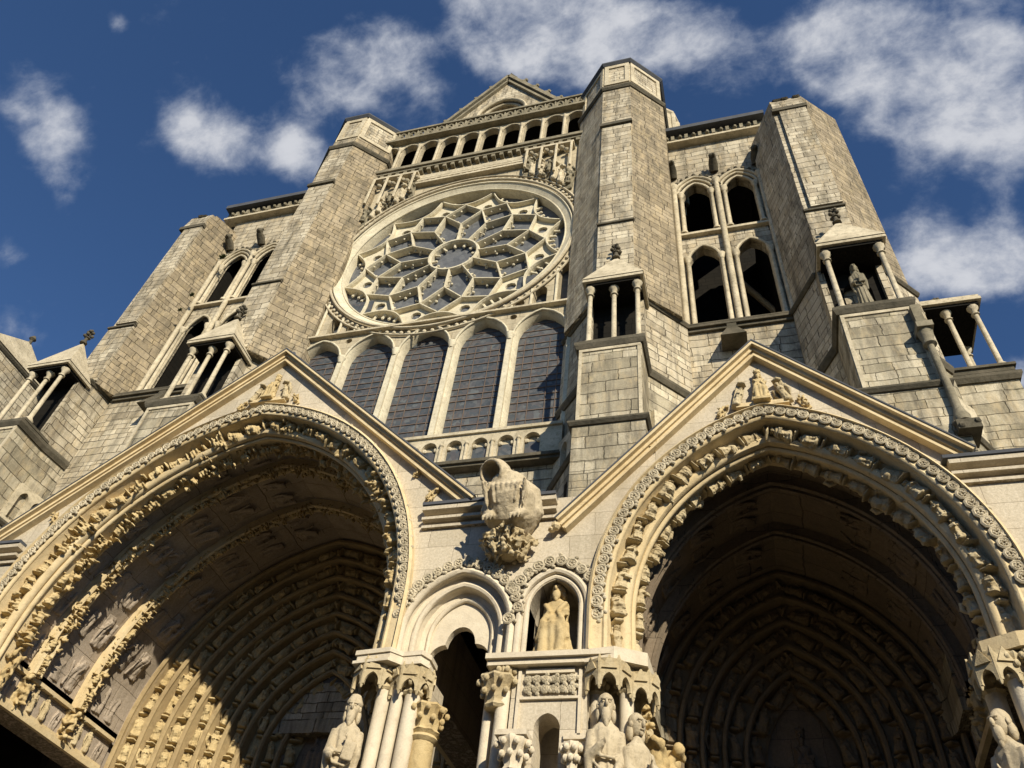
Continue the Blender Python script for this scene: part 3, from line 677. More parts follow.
# ================================================================== BUTTRESSES
def off(poly, cx, cy, k): return [(cx+(x-cx)*k, cy+(y-cy)*k) for x, y in poly]
def wrap(mb, poly, z0, z1, w, idx=None):
    """moulding band proud by w round the open polyline poly (XY), outward is away from centroid"""
    pts = [Vector((x, y)) for x, y in poly]; out = []
    for i, p in enumerate(pts):
        ns = []
        for a, b in ((i-1, i), (i, i+1)):
            if a >= 0 and b < len(pts): d = (pts[b]-pts[a]).normalized(); ns.append(Vector((d.y, -d.x)))
        nn = sum(ns, Vector((0, 0))); nn.normalize(); k = 1/max(.5, nn.dot(ns[0])); out.append(p+nn*w*k)
    n = len(pts); inn = [p for p in pts]
    vs = []
    for p, o in zip(inn, out):
        m_ = p.lerp(o, .45); vs += [(p.x, p.y, z0), (m_.x, m_.y, z0), (o.x, o.y, z0+(z1-z0)*.45), (o.x, o.y, z1-(z1-z0)*.25), (p.x, p.y, z1+.06)]
    q = 5
    mb.add(vs, [(i*q+j, i*q+(j+1) % q, (i+1)*q+(j+1) % q, (i+1)*q+j) for i in range(n-1) for j in range(q)]+[tuple(range(q)), tuple(range((n-1)*q, n*q))])
def darken_east(o):
    """the faces turned to the east take the darker ashlar"""
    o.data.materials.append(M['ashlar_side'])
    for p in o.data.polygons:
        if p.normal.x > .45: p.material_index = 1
def tabernacle(T, cx, yf, z0, depth=1.35, hw=1.0, open_=False, statue=None, lbl=None, bare_top=False):
    """columned canopy niche: slab at z0, eave z0+3.2, roof, finial"""
    base = MB(); P_ = [(cx-hw, yf+depth), (cx-hw, yf), (cx+hw, yf), (cx+hw, yf+depth)]
    base.prism([(cx-hw-.07, yf-.07), (cx+hw+.07, yf-.07), (cx+hw+.07, yf+depth), (cx-hw-.07, yf+depth)], z0-.1, z0); base.prism([(cx-hw, yf), (cx+hw, yf), (cx+hw, yf+depth), (cx-hw, yf+depth)], z0-.27, z0-.1)
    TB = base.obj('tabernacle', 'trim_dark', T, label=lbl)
    ze = z0+3.08
    spots = [(-.78, .2), (.78, .2)]+([] if statue else [(0, .28)])+([(-.78, depth-.2), (.78, depth-.2)] if open_ else [])
    for x, y in spots:
        c_ = MB(); c_.lathe([(.19, z0), (.2, z0+.1), (.13, z0+.2), (.085, z0+.28), (.078, ze-.52), (.13, ze-.5), (.13, ze-.46), (.085, ze-.44), (.1, ze-.3), (.18, ze-.16), (.18, ze-.13), (.15, ze-.12), (.15, ze-.1)], cx+x, yf+y, 10); c_.obj('column', 'trim', TB, True)
    rf_ = MB(); rf_.prism([(cx-hw-.08, yf-.08), (cx+hw+.08, yf-.08), (cx+hw+.08, yf+depth+.1), (cx-hw-.08, yf+depth+.1)], ze, ze+.12); sf = MB().box(cx-hw+.03, cx+hw-.03, yf+.03, yf+depth, ze-.12, ze-.002); sf.obj('soffit', 'shade_black', TB)  # black soffit paints in the shade under the canopy
    a = .1
    if bare_top:
        rf_.prism([(cx-hw-.05, yf-.05), (cx+hw+.05, yf-.05), (cx+hw+.05, yf+depth), (cx-hw-.05, yf+depth)], ze+.14, ze+.25)
    else:
        rf_.add([(cx-hw-a, yf-a, ze+.14), (cx+hw+a, yf-a, ze+.14), (cx+hw+a, yf+depth, ze+.14), (cx-hw-a, yf+depth, ze+.14), (cx, yf+.62, ze+2.2)], [(0, 1, 4), (1, 2, 4), (2, 3, 4), (3, 0, 4)])
    rf_.obj('roof', 'trim', TB)
    fz = ze+(.2 if bare_top else 2.12); fn = MB(); fn.lathe([(.15, fz), (.15, fz+.08), (.08, fz+.12), (.07, fz+.34), (.12, fz+.36), (.12, fz+.4), (.06, fz+.44), (.05, fz+.75), (.02, fz+.85)], cx, yf+.6, 8)
    for i in range(4):
        a_ = i*PI/2+.5
        for hh, rr, bb in ((.5, .15, .08), (.72, .11, .07)): fn.ball((cx+rr*math.cos(a_), yf+.6+rr*math.sin(a_), fz+hh), bb, 7)
    fn.ball((cx, yf+.6, fz+.84), .07, 7); fn.obj('finial', 'trim_dark', TB, True)
    if not open_:
        bk = MB(); A = mkarch(cx, z0+2.0, .42, .45)
        bk.plate([(cx-.86, z0), (cx+.86, z0), (cx+.86, ze-.12), (cx-.86, ze-.12)], [A.loop(0, z0+.1, 8)] if statue else [], yf+depth-.22, yf+depth-.02); bk.obj('niche_wall', 'shade_black', TB)  # niche wall coloured black to paint in the shade behind the columns
    return TB
def buttress(cx, yf, yu, ztop, label, kind, lw=2.1, rw=2.1, lb='', statue=None, group='buttresses of the facade', dxu=0.0):
    """cx axis, yf front of the low stage, yu front of the high stage"""
    T = thing('buttress', label, 'buttress', (cx, yf, 10), group)
    inner = kind == 'inner'
    low = [(cx-lw-.12, 20.2), (cx-lw-.12, 18.3), (cx-.95, 16.85), (cx-.95, yf), (cx+.95, yf), (cx+.95, 16.85), (cx+rw+.12, 18.3), (cx+rw+.12, 20.2)]
    low0 = [(cx-lw-.2, 20.2), (cx-lw-.2, 18.2), (cx-1.0, 16.3), (cx-1.0, yf-.08), (cx+1.0, yf-.08), (cx+1.0, 16.3), (cx+rw+.2, 18.2), (cx+rw+.2, 20.2)]
    m1 = MB(); m1.prism(low0, 9, 17.3); m1.prism(low, 17.3, 20.6)
    m1.obj('lower_stage', 'ashlar_old', T)
    core = [(cx-lw-.12, 20.2), (cx-lw-.12, 18.3), (cx-.95, 16.9), (cx+.95, 16.9), (cx+rw+.12, 18.3), (cx+rw+.12, 20.2)]
    m2 = MB(); m2.prism(core, 20.6, 24.3)
    for sg in (-1, 1): m2.box(cx+sg*.86-.09, cx+sg*.86+.09, yf+.95, 16.9, 20.85, 24.0)
    m2.obj('middle_stage', 'ashlar', T)
    sc = MB(); sg_line = low[1:7]
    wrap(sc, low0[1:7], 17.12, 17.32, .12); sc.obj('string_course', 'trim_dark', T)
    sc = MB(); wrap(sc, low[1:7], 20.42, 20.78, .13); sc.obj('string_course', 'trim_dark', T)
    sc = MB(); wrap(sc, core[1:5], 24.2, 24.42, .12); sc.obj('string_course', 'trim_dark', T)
    # raised frame round the block face
    fr_ = MB(); fr_.box(cx-.93, cx-.83, yf-.035, yf, 17.4, 20.3); fr_.box(cx+.83, cx+.93, yf-.035, yf, 17.4, 20.3); fr_.box(cx-.93, cx+.93, yf-.04, yf, 20.3, 20.42); fr_.obj('block_frame', 'trim', T)
    # blind arcade on the splayed sides
    for sg, w_ in ((-1, lw), (1, rw)):
        a = Vector((cx+sg*.95, 16.85)); b = Vector((cx+sg*(w_+.12), 18.3)); d = b-a; Lg = d.length; dn = d.normalized(); nn = Vector((dn.y, -dn.x))*(1 if sg > 0 else -1)
        hs = [mkarch(.42+.6*k_, 18.35, .19, .28).loop(0, 17.45, 6) for k_ in range(int((Lg-.2)/.6))]
        mm = Matrix(((dn.x, -nn.x, 0, a.x), (dn.y, -nn.y, 0, a.y), (0, 0, 1, 0), (0, 0, 0, 1)))
        ba = MB(); ba.plate([(.05, 17.34), (Lg, 17.34), (Lg, 18.85), (.05, 18.85)], hs, -.16, -.004, mm); ba.obj('blind_arcade', 'trim', T)
    # high stage
    lw, rw = lw-dxu, rw+dxu; cx += dxu
    lw, rw = (2.1, 2.1) if inner else (min(lw, 2.1), min(rw, 2.1))
    up = [(cx-lw, 20.2), (cx-lw, yu+1.4), (cx-.68, yu), (cx+.68, yu), (cx+rw, yu+1.4), (cx+rw, 20.2)]
    if not inner:
        up = [(cx-lw, 22), (cx-lw, yu+(1.4 if lw > 1.9 else 1.9)), (cx-.66, yu), (cx+.66, yu), (cx+rw, yu+(1.4 if rw > 1.9 else 1.9)), (cx+rw, 22)]
    hi = MB(); hi.prism(up, 24.3, ztop-(3 if inner else 0))
    if not inner: hi.prism([(cx-lw+.3, 21), (cx-lw+.3, yu+1.9), (cx-.5, yu+.35), (cx+.5, yu+.35), (cx+rw-.3, yu+1.9), (cx+rw-.3, 21)], ztop, ztop+.5)
    darken_east(hi.obj('upper_stage', 'ashlar', T))
    led = MB(); z1 = 28.9 if inner else 28.2
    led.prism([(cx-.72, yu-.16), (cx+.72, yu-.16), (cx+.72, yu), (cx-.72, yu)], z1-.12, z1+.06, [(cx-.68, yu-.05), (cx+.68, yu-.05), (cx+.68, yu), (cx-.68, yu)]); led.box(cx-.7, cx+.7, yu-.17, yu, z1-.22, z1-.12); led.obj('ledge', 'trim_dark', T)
    frp = MB()
    frp.box(cx-.67, cx+.67, yu-.09, yu, 24.4, z1-.22); frp.obj('front_facing', 'ashlar', T)
    if inner:
        led = MB(); led.box(cx-.74, cx+.74, yu-.15, yu, 37.2, 37.4); led.prism([(cx-.7, yu-.1), (cx+.7, yu-.1), (cx+.7, yu), (cx-.7, yu)], 37.4, 37.55); led.obj('ledge', 'trim_dark', T)
        frp = MB(); frp.box(cx-.67, cx+.67, yu-.045, yu, z1+.06, 37.2); frp.obj('front_facing', 'ashlar', T)
        sc = MB(); wrap(sc, up, 41.3, 41.62, .14); sc.obj('string_course', 'trim_dark', T)
        ccy = yu+2.1
        cap = MB(); cp0 = [(cx-lw+.1, 21.2), (cx-lw+.1, yu+1.45), (cx-.66, yu+.08), (cx+.66, yu+.08), (cx+rw-.1, yu+1.45), (cx+rw-.1, 21.2)]
        cap.prism(cp0, ztop-3, ztop-.3); CP = cap.obj('turret_cap', 'ashlar', T)
        sc = MB(); wrap(sc, cp0, ztop-.45, ztop-.12, .2); sc.obj('cap_cornice', 'lead', CP)
        top = MB(); top.prism(cp0, ztop-.3, ztop-.1, off(cp0, cx, 18.9, 1.0)); top.obj('cap_roof', 'lead', CP)
        pn = MB()                                     # raised panel frames on the three faces
        for a, b in zip(cp0[1:4], cp0[2:5]):
            a, b = Vector(a), Vector(b); d = (b-a).normalized(); nn = Vector((d.y, -d.x)); L_ = (b-a).length
            mm = Matrix(((d.x, -nn.x, 0, a.x), (d.y, -nn.y, 0, a.y), (0, 0, 1, 0), (0, 0, 0, 1)))
            pn.plate([(.03, ztop-3+.2), (L_-.03, ztop-3+.2), (L_-.03, ztop-.45), (.03, ztop-.45)], [[(.25, ztop-2.55), (L_-.25, ztop-2.55), (L_-.25, ztop-.75), (.25, ztop-.75)]], -.07, -.002, mm)
        pn.obj('cap_panel', 'trim', CP)
    else:
        led = MB(); led.box(cx-.72, cx+.72, yu-.2, yu, 36.15, 36.4); led.obj('ledge', 'trim_dark', T)
        frp = MB(); frp.box(cx-.42, cx+.66, yu-.14, yu, z1+.06, 36.15); frp.prism([(cx-.64, yu-.14), (cx+.64, yu-.14), (cx+.64, yu), (cx-.64, yu)], 36.4, 37.3, [(cx-.64, yu-.02), (cx+.64, yu-.02), (cx+.64, yu), (cx-.64, yu)]); frp.obj('front_facing', 'ashlar', T)
        tp = MB(); rnd = random.Random(int(cx))
        for i in range(16): tp.ball((cx-.6+rnd.random()*1.2, yu+rnd.random()*1.2, ztop), (.25, .25, .1), 6)
        tp.obj('weathered_top', 'trim_dark', T)
    tabernacle(T, cx-dxu+.06, yf+.05, 20.85, 1.3, .93, False, statue, lb)
    return T
B3 = buttress(CX+7.66, 15.5, 16.4, 44.9, 'octagonal buttress rising straight to the right of the rose window, sunlit front', 'inner')
B2 = buttress(CX-7.66, 15.5, 16.45, 45.3, 'octagonal buttress rising to the left of the rose window, broad raking side', 'inner', dxu=.34)
B4 = buttress(CX+15.1, 15.5, 16.85, 37.5, 'lower buttress at the right of the open twin windows, with a statue in its canopy', 'outer', 1.55, 2.1, statue=True)
B1 = buttress(CX-15.1, 15.5, 17.0, 37.5, 'outermost tall buttress at the left, its edge against plain blue sky', 'outer', 2.1, 1.05, dxu=.45)
# flank of B4 to the right
# corner buttresses behind (P5, P0): open columned canopy on a block
for sg, lab in ((1, 'short corner buttress at far right topped by an open columned canopy'), (-1, 'square side turret with a pointed stone roof at the left edge of the picture')):
    cx = CX+sg*18.09
    T = thing('corner_buttress', lab, 'buttress', (cx, 18.5, 9))
    b = MB(); b.box(cx-.95, cx+.95, 18.55, 21.6, 9, 20.55); b.obj('block', 'ashlar_old', T)
    w = MB(); wrap(w, [(cx-.95, 21.6), (cx-.95, 18.55), (cx+.95, 18.55), (cx+.95, 21.6)], 20.2, 20.56, .14); w.obj('string_course', 'trim_dark', T)
    if sg > 0: tabernacle(T, cx, 18.5, 20.85, 2.2, .98, True, None, None, bare_top=True)
    if sg < 0:   # solid turret with panelled side and a pointed roof beyond
        q = MB(); q.box(-33.5, -29.6, 15.0, 18.9, 20.5, 26.2); q.obj('turret', 'ashlar', T)
        q = MB(); wrap(q, [(-33.5, 18.9), (-33.5, 15.0), (-29.6, 15.0), (-29.6, 18.9)], 26.05, 26.25, .1); q.obj('turret_cornice', 'trim_dark', T)
        q = MB(); q.box(-33.4, -29.7, 15.1, 18.8, 9, 20.5); q.obj('turret_base', 'ashlar_old', T)
        q = MB(); q.add([(-33.6, 14.9, 26.27), (-29.5, 14.9, 26.27), (-29.5, 19.0, 26.27), (-33.6, 19.0, 26.27), (-30.5, 17.1, 28.3)], [(0, 1, 4), (1, 2, 4), (2, 3, 4), (3, 0, 4), (0, 3, 2, 1)]); q.obj('turret_roof', 'trim', T)
        q = MB(); q.lathe([(.09, 28.1), (.07, 28.4), (.17, 28.5), (.06, 28.7)], -30.5, 17.1, 8); q.obj('turret_finial', 'trim_dark', T)
        for y in (15.9, 17.6): q = MB(); q.box(-29.61, -29.58, y, y+.18, 23.6, 24.8); q.obj('slit', 'shade_black', T)  # thin black plates stand for the dark of the slits

# ================================================================== OPEN BELFRY BAYS
def bay(sg, label):
    x0, x1 = (CX+sg*9.6, CX+sg*13.7); lo, hi = min(x0, x1), max(x0, x1)
    xc = CX+sg*11.72 if sg > 0 else -21.85
    dy = 0 if sg > 0 else -.5; n_before = set(bpy.data.objects)
    T = thing('belfry_bay', label, 'tower', (xc, 18.8, 11))
    w = MB(); hs = []; As = []
    for dx, hw in ((-.93, .6), (.93, .6)):
        x = xc+dx
        for zb, zs, ri in ((24.9, 29.3, 1.1), (31.15, 34.35, 1.1)):
            A = mkarch(x, zs, hw, ri*.85); As.append((A, zb)); hs.append(A.loop(0, zb, 10))
    w.plate([(lo-.2, 24.45), (hi+.2, 24.45), (hi+.2, 39.0), (lo-.2, 39.0)], hs, 19.0, 19.45 if sg > 0 else 19.14); w.obj('window_wall', 'ashlar', T)
    w = MB(); w.box(lo-.2, hi+.2, 18.5, 19.45, 9.5, 24.4); w.obj('lower_wall', 'ashlar', T)
    for A, zb in As:
        fr_ = MB(); roll(fr_, A, .02, 18.97, .07, zb, 12, 8)
        if zb > 30: roll(fr_, A, .2, 18.9, .07, A.zs, 12, 8); roll(fr_, A, .34, 18.84, .08, A.zs+.2, 12, 8)
        FR = fr_.obj('window_arch', 'trim', T, True)
        for s2_ in (-1, 1):
            sh = MB(); x = A.cx+s2_*(A.R-A.off+.06); sh.lathe([(.15, zb), (.15, zb+.12), (.085, zb+.22), (.075, A.zs-.35), (.1, A.zs-.32), (.085, A.zs-.28), (.17, A.zs-.08), (.17, A.zs)], x, 18.88, 10); sh.obj('shaft', 'trim', FR, True)
        if zb > 30:
            hd = MB(); roll(hd, A, .44, 18.84, .05, A.zs+.25, 12, 6)
            for i in range(13):
                t = abs(i-6)/6; s3 = -1 if i < 6 else 1; px, pz = A.pt(s3, 1-t, .48); hd.ball((px, 18.82, pz), (.1, .1, .1), 6)
            hd.obj('hood', 'trim_dark', FR, True)
    for x in (xc-1.86, xc, xc+1.86):
        c_ = MB(); c_.tube([(x, 18.82, 24.5), (x, 18.82, 34.9)], .12, 10); c_.lathe([(.12, 34.7), (.2, 34.95), (.2, 35.05)], x, 18.82, 8); c_.obj('long_shaft', 'trim', T, True)
        h_ = MB(); h_.tube([(x, 18.95, 36.05), (x, 18.7, 36.3), (x, 18.45, 36.4)], [.2, .22, .17], 8); h_.ball((x, 18.42, 36.5), (.17, .18, .2), 8); h_.ball((x+.05, 18.3, 36.4), (.08, .12, .08), 6); h_.ball((x-.1, 18.45, 36.7), .07, 6); h_.ball((x+.1, 18.45, 36.7), .07, 6); h_.obj('carved_head', 'trim_dark', T, True)
    tr_ = MB(); tr_.box(xc-1.8, xc+1.8, 18.8, 18.998, 30.98, 31.12); tr_.obj('transom', 'trim', T)
    sl_ = MB(); sl_.prism([(lo, 18.28), (hi, 18.28), (hi, 19), (lo, 19)], 24.24, 24.36, [(lo, 18.28), (hi, 18.28), (hi, 19), (lo, 19)]); sl_.prism([(lo, 18.38), (hi, 18.38), (hi, 18.5), (lo, 18.5)], 24.1, 24.24); sl_.box(lo, hi, 18.3, 18.99, 24.4, 24.46); sl_.obj('sill', 'trim_dark', T)
    co = MB(); co.box(lo-.9, hi+.7, 18.62, 19.2, 39.0, 39.15); co.obj('cornice_base', 'trim', T)
    co = MB(); co.box(lo-.9, hi+.7, 18.35, 19.5, 39.75, 40.05); co.obj('cornice', 'lead', T)
    co = MB(); co.box(lo-.9, hi+.7, 18.75, 19.5, 39.15, 39.75)
    for i in range(8): co.ball((lo-.5+i*.65, 18.68, 39.5), (.11, .14, .12), 7); co.box(lo-.28+i*.65, lo-.12+i*.65, 18.6, 18.75, 39.2, 39.6)
    co.obj('corbel_table', 'trim_worn', T)
    bx = MB(); bx.box(lo-1.2, xc-1.62, 19.46 if sg > 0 else 19.16, 25.5, 9.5, 39.8); bx.box(xc+1.62, hi+1.2, 19.46 if sg > 0 else 19.16, 25.5, 9.5, 37.0 if sg > 0 else 39.8); bx.box(lo-.2, hi+.2, 25, 25.5, 9.5, 39.8); bx.box(lo-.2, hi+.2, 19.5, 25, 39.4, 39.74); bx.box(lo-.2, hi+.2, 19.45, 25, 24, 24.38); bx.obj('tower_shell', 'shade_black', T)  # shell coloured near-black so the unlit tower interior reads dark
    # ribs inside
    ri = MB(); ri.tube([(hi-.1, 24, 25), (hi-.3, 22, 29), (xc, 21, 31)], .15, 8); ri.obj('inner_rib', 'trim', T, True)
    sp = MB(); x = xc-.35 if sg > 0 else xc+.2
    sp.prism([(x-.16, 18.2), (x+.16, 18.2), (x+.16, 18.5), (x-.16, 18.5)], 23.9, 24.1); sp.prism([(x-.42, 17.75), (x+.42, 17.75), (x+.42, 18.5), (x-.42, 18.5)], 23.0, 23.9, [(x-.16, 18.2), (x+.16, 18.2), (x+.16, 18.5), (x-.16, 18.5)]); sp.obj('corbel', 'trim_dark', T)
    if dy:
        for o in set(bpy.data.objects)-n_before:
            if o.parent == T: o.location.y += dy
    return T
bay(1, 'open tower bay at right with two tiers of dark paired pointed windows')
bay(-1, 'open tower bay at the left seen obliquely with a tall dark pointed window')
# clustered stair turret top behind the right inner buttress
T = thing('stair_turret', 'small ribbed stair turret top just behind the tall right buttress', 'turret', (CX+9.8, 20.5, 38))
q = MB(); q.lathe([(1.0, 38), (1.0, 47.2), (1.1, 47.3), (1.1, 47.5)], CX+9.3, 21.6, 10); q.obj('drum', 'trim', T)
q = MB()
for i in range(10):
    a = i*PI/5; q.tube([(CX+9.3+1.02*math.cos(a), 21.6+1.02*math.sin(a), 38), (CX+9.3+1.02*math.cos(a), 21.6+1.02*math.sin(a), 47.2)], .14, 6)
q.obj('ribs', 'trim', T, True)
# flank mass right of B4
T = thing('flank_wall', 'rough stepped flank wall behind the right outer buttress, outlined against clouds', 'wall', (CX+16.8, 19, 9))
q = MB(); q.prism([(CX+16.6, 18.4), (CX+17.0, 18.75), (CX+17.0, 26), (CX+14.2, 26), (CX+14.2, 18.9)], 9, 37.6); darken_east(q.obj('masonry', 'ashlar', T))
q = MB(); q.box(CX+16.75, CX+17.12, 18.75, 19.1, 37.1, 37.75); q.obj('corner_stone', 'trim_dark', T)
T = thing('colonnette', 'slender detached column with a moulded capital against the right corner pier', 'column', (CX+15.95, 15.35, 16))
x, y = CX+16.02, 15.3
q = MB(); q.lathe([(.18, 15.75), (.19, 15.9), (.14, 16.05), (.1, 16.25), (.085, 18.5), (.17, 18.55), (.17, 18.62), (.14, 18.68), (.19, 18.95), (.2, 19.05)], x, y, 12); q.obj('shaft', 'trim_worn', T, True)
q = MB(); q.box(x-.2, x+.2, y-.25, y+1.0, 19.05, 19.25); q.box(x-.1, x+.12, y-.05, y+.4, 19.25, 20.2); q.obj('impost', 'trim_worn', T)
q = MB(); rnd = random.Random(4)
for i in range(14): q.ball((x+rnd.uniform(-.2, .3), y+rnd.uniform(-.15, .2), rnd.uniform(15.5, 15.75)), rnd.uniform(.05, .11), 6)
q.box(x-.2, x+.3, y-.15, y+.6, 15.45, 15.74); q.obj('base_boss', 'trim_dark', T, True)
# statues standing in the canopies of the outer buttresses
for cx, me, lab in ((CX+15.1, SAINT[2], 'small weathered statue under the canopy of the right outer buttress'),):
    o = place(me, 'statue', frame((cx, 16.0, 20.95), (0, 0, 1), (-.2, -1, 0), (.72, .8, 1.12)), None); o.material_slots[0].link = 'OBJECT'; o.material_slots[0].material = M['trim_worn']; o['label'] = lab; o['category'] = 'statue'
# weeds on the left bay
for x, z, r, lab in ((-22.9, 34.0, .28, 'tuft of weeds growing high beside the left open window'), (-23.35, 31.0, .18, 'small tuft of weeds on the left tower wall, upper of a pair'), (-23.5, 29.9, .15, 'small tuft of weeds on the left tower wall, lower of a pair')):
    q = MB(); rnd = random.Random(int(z*10))
    for i in range(60):
        a, b = rnd.random()*6.3, rnd.uniform(-.6, 1.4); d = Vector((math.cos(a)*math.cos(b), -abs(math.sin(a))*math.cos(b), math.sin(b)))*r*rnd.uniform(.5, 1.1)
        p = Vector((x, 17.75, z)); w_ = Vector((.03, 0, .03)); q.add([p, p+d*.6+w_, p+d, p+d*.6-w_], [(0, 1, 2, 3)])
    o = q.obj('weed', 'leaf'); o['label'] = lab; o['category'] = 'plant'

# ================================================================== PORCH
YP = 11.5
def porch_bay(cx, zs, R, off_, x0, x1, gapex, gslope, gfl, gfr, label, n_fig, figs, figs2, zb=8.2, detail=True, name='porch_arch'):
    A = Arch(cx, zs, R, off_)
    T = thing(name, label, 'porch', (cx, YP, ZF))
    zc = 11.42
    # spandrel wall
    lp = A.loop(.0, zb, 24); sw = MB()
    top = [(x0, zc), (x0, zb)]+lp+[(x1, zb), (x1, zc)]
    # gable triangle on top of the wall
    ap = (cx, gapex-.1)
    def gx(z, sg): return cx+sg*(gapex-.1-z)/gslope
    outl = [(x0, zb)]+lp+[(x1, zb)]+([(x1, zc)] if abs(x1-gx(zc, 1)) > .01 else [])+[(gx(zc, 1), zc), ap, (gx(zc, -1), zc)]+[(x0, zc)]
    sw.plate(outl, [], YP+.05, YP+.45); sw.obj('spandrel', 'porch', T)
    # horizontal cornice
    co = MB()
    for a, b in ((x0, cx-(A.R+.22-A.off) if False else x0), ):
        pass
    def cornice(a, b):
        co.box(a, b, YP-.02, YP+.05, 10.92, 10.98); co.box(a, b, YP-.08, YP+.05, 11.08, 11.14); co.prism([(a, YP-.14), (b, YP-.14), (b, YP+.45), (a, YP+.45)], 11.26, 11.36)
    zt = zc
    hwid = lambda z: (math.sqrt(max(0, (A.R+.24)**2-max(0, z-A.zs)**2))-A.off)
    for a_, b_ in ((x0, cx-hwid(11.0)), (cx+hwid(11.0), x1)):
        if b_-a_ > .45 and not (cx > -5 and a_ == x0): co = MB(); cornice(a_, b_); co.obj('cornice', 'porch', T)
    for a_, b_ in ((x0, cx-hwid(11.3)-.1), (cx+hwid(11.3)+.1, x1)):
        if b_-a_ > .45 and not (cx > -5 and a_ == x0): le = MB(); le.box(a_, b_, YP-.17, YP+.04, 11.362, 11.43); le.obj('lead_flashing', 'lead', T)
    # gable rakes
    rk = MB(); ld = MB(); co = MB()
    for sg, fz in ((-1, gfl), (1, gfr)):
        a = Vector((cx+sg*(gapex-fz)/gslope, 0, fz)); b = Vector((cx, 0, gapex)); d = (b-a).normalized(); nn = Vector((-d.z, 0, d.x)); nn = nn if nn.z > 0 else -nn
        def strip(mb, t0, t1, y0, y1):
            q = []
            for t in (t0, t1):
                for p in (a, b):
                    v = p+nn*t
                    if p is b: v = Vector((cx, 0, gapex+t/ max(.2, nn.z)))
                    q.append(v)
            q = [q[0], q[1], q[3], q[2]]
            mb.add([(p.x, y, p.z) for y in (y0, y1) for p in q], [(0, 1, 2, 3), (4, 7, 6, 5), (0, 4, 5, 1), (1, 5, 6, 2), (2, 6, 7, 3), (3, 7, 4, 0)])
        strip(rk, -.075, -.02, YP-.22, YP+.5); strip(rk, -.14, -.075, YP-.12, YP+.05); strip(rk, -.2, -.14, YP-.06, YP+.05); strip(rk, -.25, -.2, YP-.11, YP+.05)
        strip(ld, -.02, .01, YP-.235, YP+.52)
    if cx > -5: rk.ball((cx-(gapex-gfl)/gslope, YP-.1, gfl-.1), (.09, .1, .09), 8); rk.ball((cx-(gapex-gfl)/gslope-.08, YP-.08, gfl-.16), (.07, .08, .05), 8)
    rk.obj('gable_coping', 'mould', T); ld.obj('coping_lead', 'lead', T)
    tip = MB(); tip.ball((cx, YP+.1, gapex+.1), (.06, .06, .12), 6); tip.obj('gable_tip', 'lead', T)
    # roof saddle behind the gable and flat roof
    rf = MB(); hw_ = (gapex-.1-11.3)/gslope
    rf.add([(cx-hw_, YP+.45, 11.3), (cx, YP+.45, gapex-.1), (cx+hw_, YP+.45, 11.3), (cx-hw_, 17.98, 11.3), (cx, 17.98, gapex-.1), (cx+hw_, 17.98, 11.3)], [(0, 1, 4, 3), (1, 2, 5, 4), (3, 4, 5)])
    rf.obj('roof', 'slate', T)
    fl = MB()
    hv = A.R-.1-A.off
    fl.box(x0, max(x0+.02, cx-hv), YP+.45, 17.98, 11.1, 11.25); fl.box(min(x1-.02, cx+hv), x1, YP+.45, 17.98, 11.1, 11.25); fl.obj('flat_roof', 'slate', T)
    # mouldings
    m = MB(); asurf(m, A, [(.26, YP+.05), (.27, YP-.1), (.22, YP-.14), (.2, YP-.06), (.03, YP-.04), (0, YP+.05)], zb, 28)
    roll(m, A, -.01, YP+.0, .055, zb, 28); m.obj('drip_mould', 'mould', T, True)
    vb = MB(); vine_band(vb, A, .115, YP-.055, zb+1.3, .088); vb.obj('vine_band', 'trim', T, True)
    m = MB(); asurf(m, A, [(-.05, YP+.02), (-.06, YP+.34), (-.12, YP+.46), (-.22, YP+.46), (-.25, YP+.38)], zb, 28)
    roll(m, A, -.285, YP+.36, .1, zb, 28); roll(m, A, -.385, YP+.47, .055, zb, 28)
    asurf(m, A, [(-.36, YP+.46), (-.37, YP+.62), (-.34, YP+1.0)], zb, 28); m.obj('inner_mould', 'mould', T, True)
    # carved rows
    Rr = A.R-.14; Lside = Rr*A.th(-.14); nj = max(1, int((A.zs-zb)/.6))
    sc = (Lside/n_fig)
    for row, (dr, y, face, fl_, k) in enumerate(((-.13, YP+.37, (1, .7), figs, n_fig), (-.34, YP+.8, (.7, 1), figs2, n_fig))):
        L = (A.R+dr)*A.th(dr); h = L/k
        for sg in (-1, 1):
            for i in range(k):
                t = (i+.02)/k
                me = fl_[(i*5+row*3+(sg > 0)*2) % len(fl_)]
                wid = (1.12 if row == 0 else 1.0)*min(1.15, h/.48)
                place(me, 'carved_figure', A.fr(sg, t, dr, y, face, (wid*.78, wid*.85, h*.88)), T)
            hj = (A.zs-zb)/nj
            for i in range(nj):
                x = A.pt(sg, 0, dr)[0]
                place(fl_[(i+row+1) % len(fl_)], 'carved_figure', frame((x, y, zb+i*hj), (0, 0, 1), Vector((0, -face[0], 0))-Vector((sg, 0, 0))*face[1], (.7, .75, hj*.86)), T)
    # vault
    v = MB(); zl = 9.12
    asurf(v, A, [(-.34, YP+.98), (-.1, YP+1.0), (-.1, 16.4), (-.24, 16.5)], zl, 28); VT = v.obj('vault', 'vault' if cx < -5 else 'vault_dark', T)
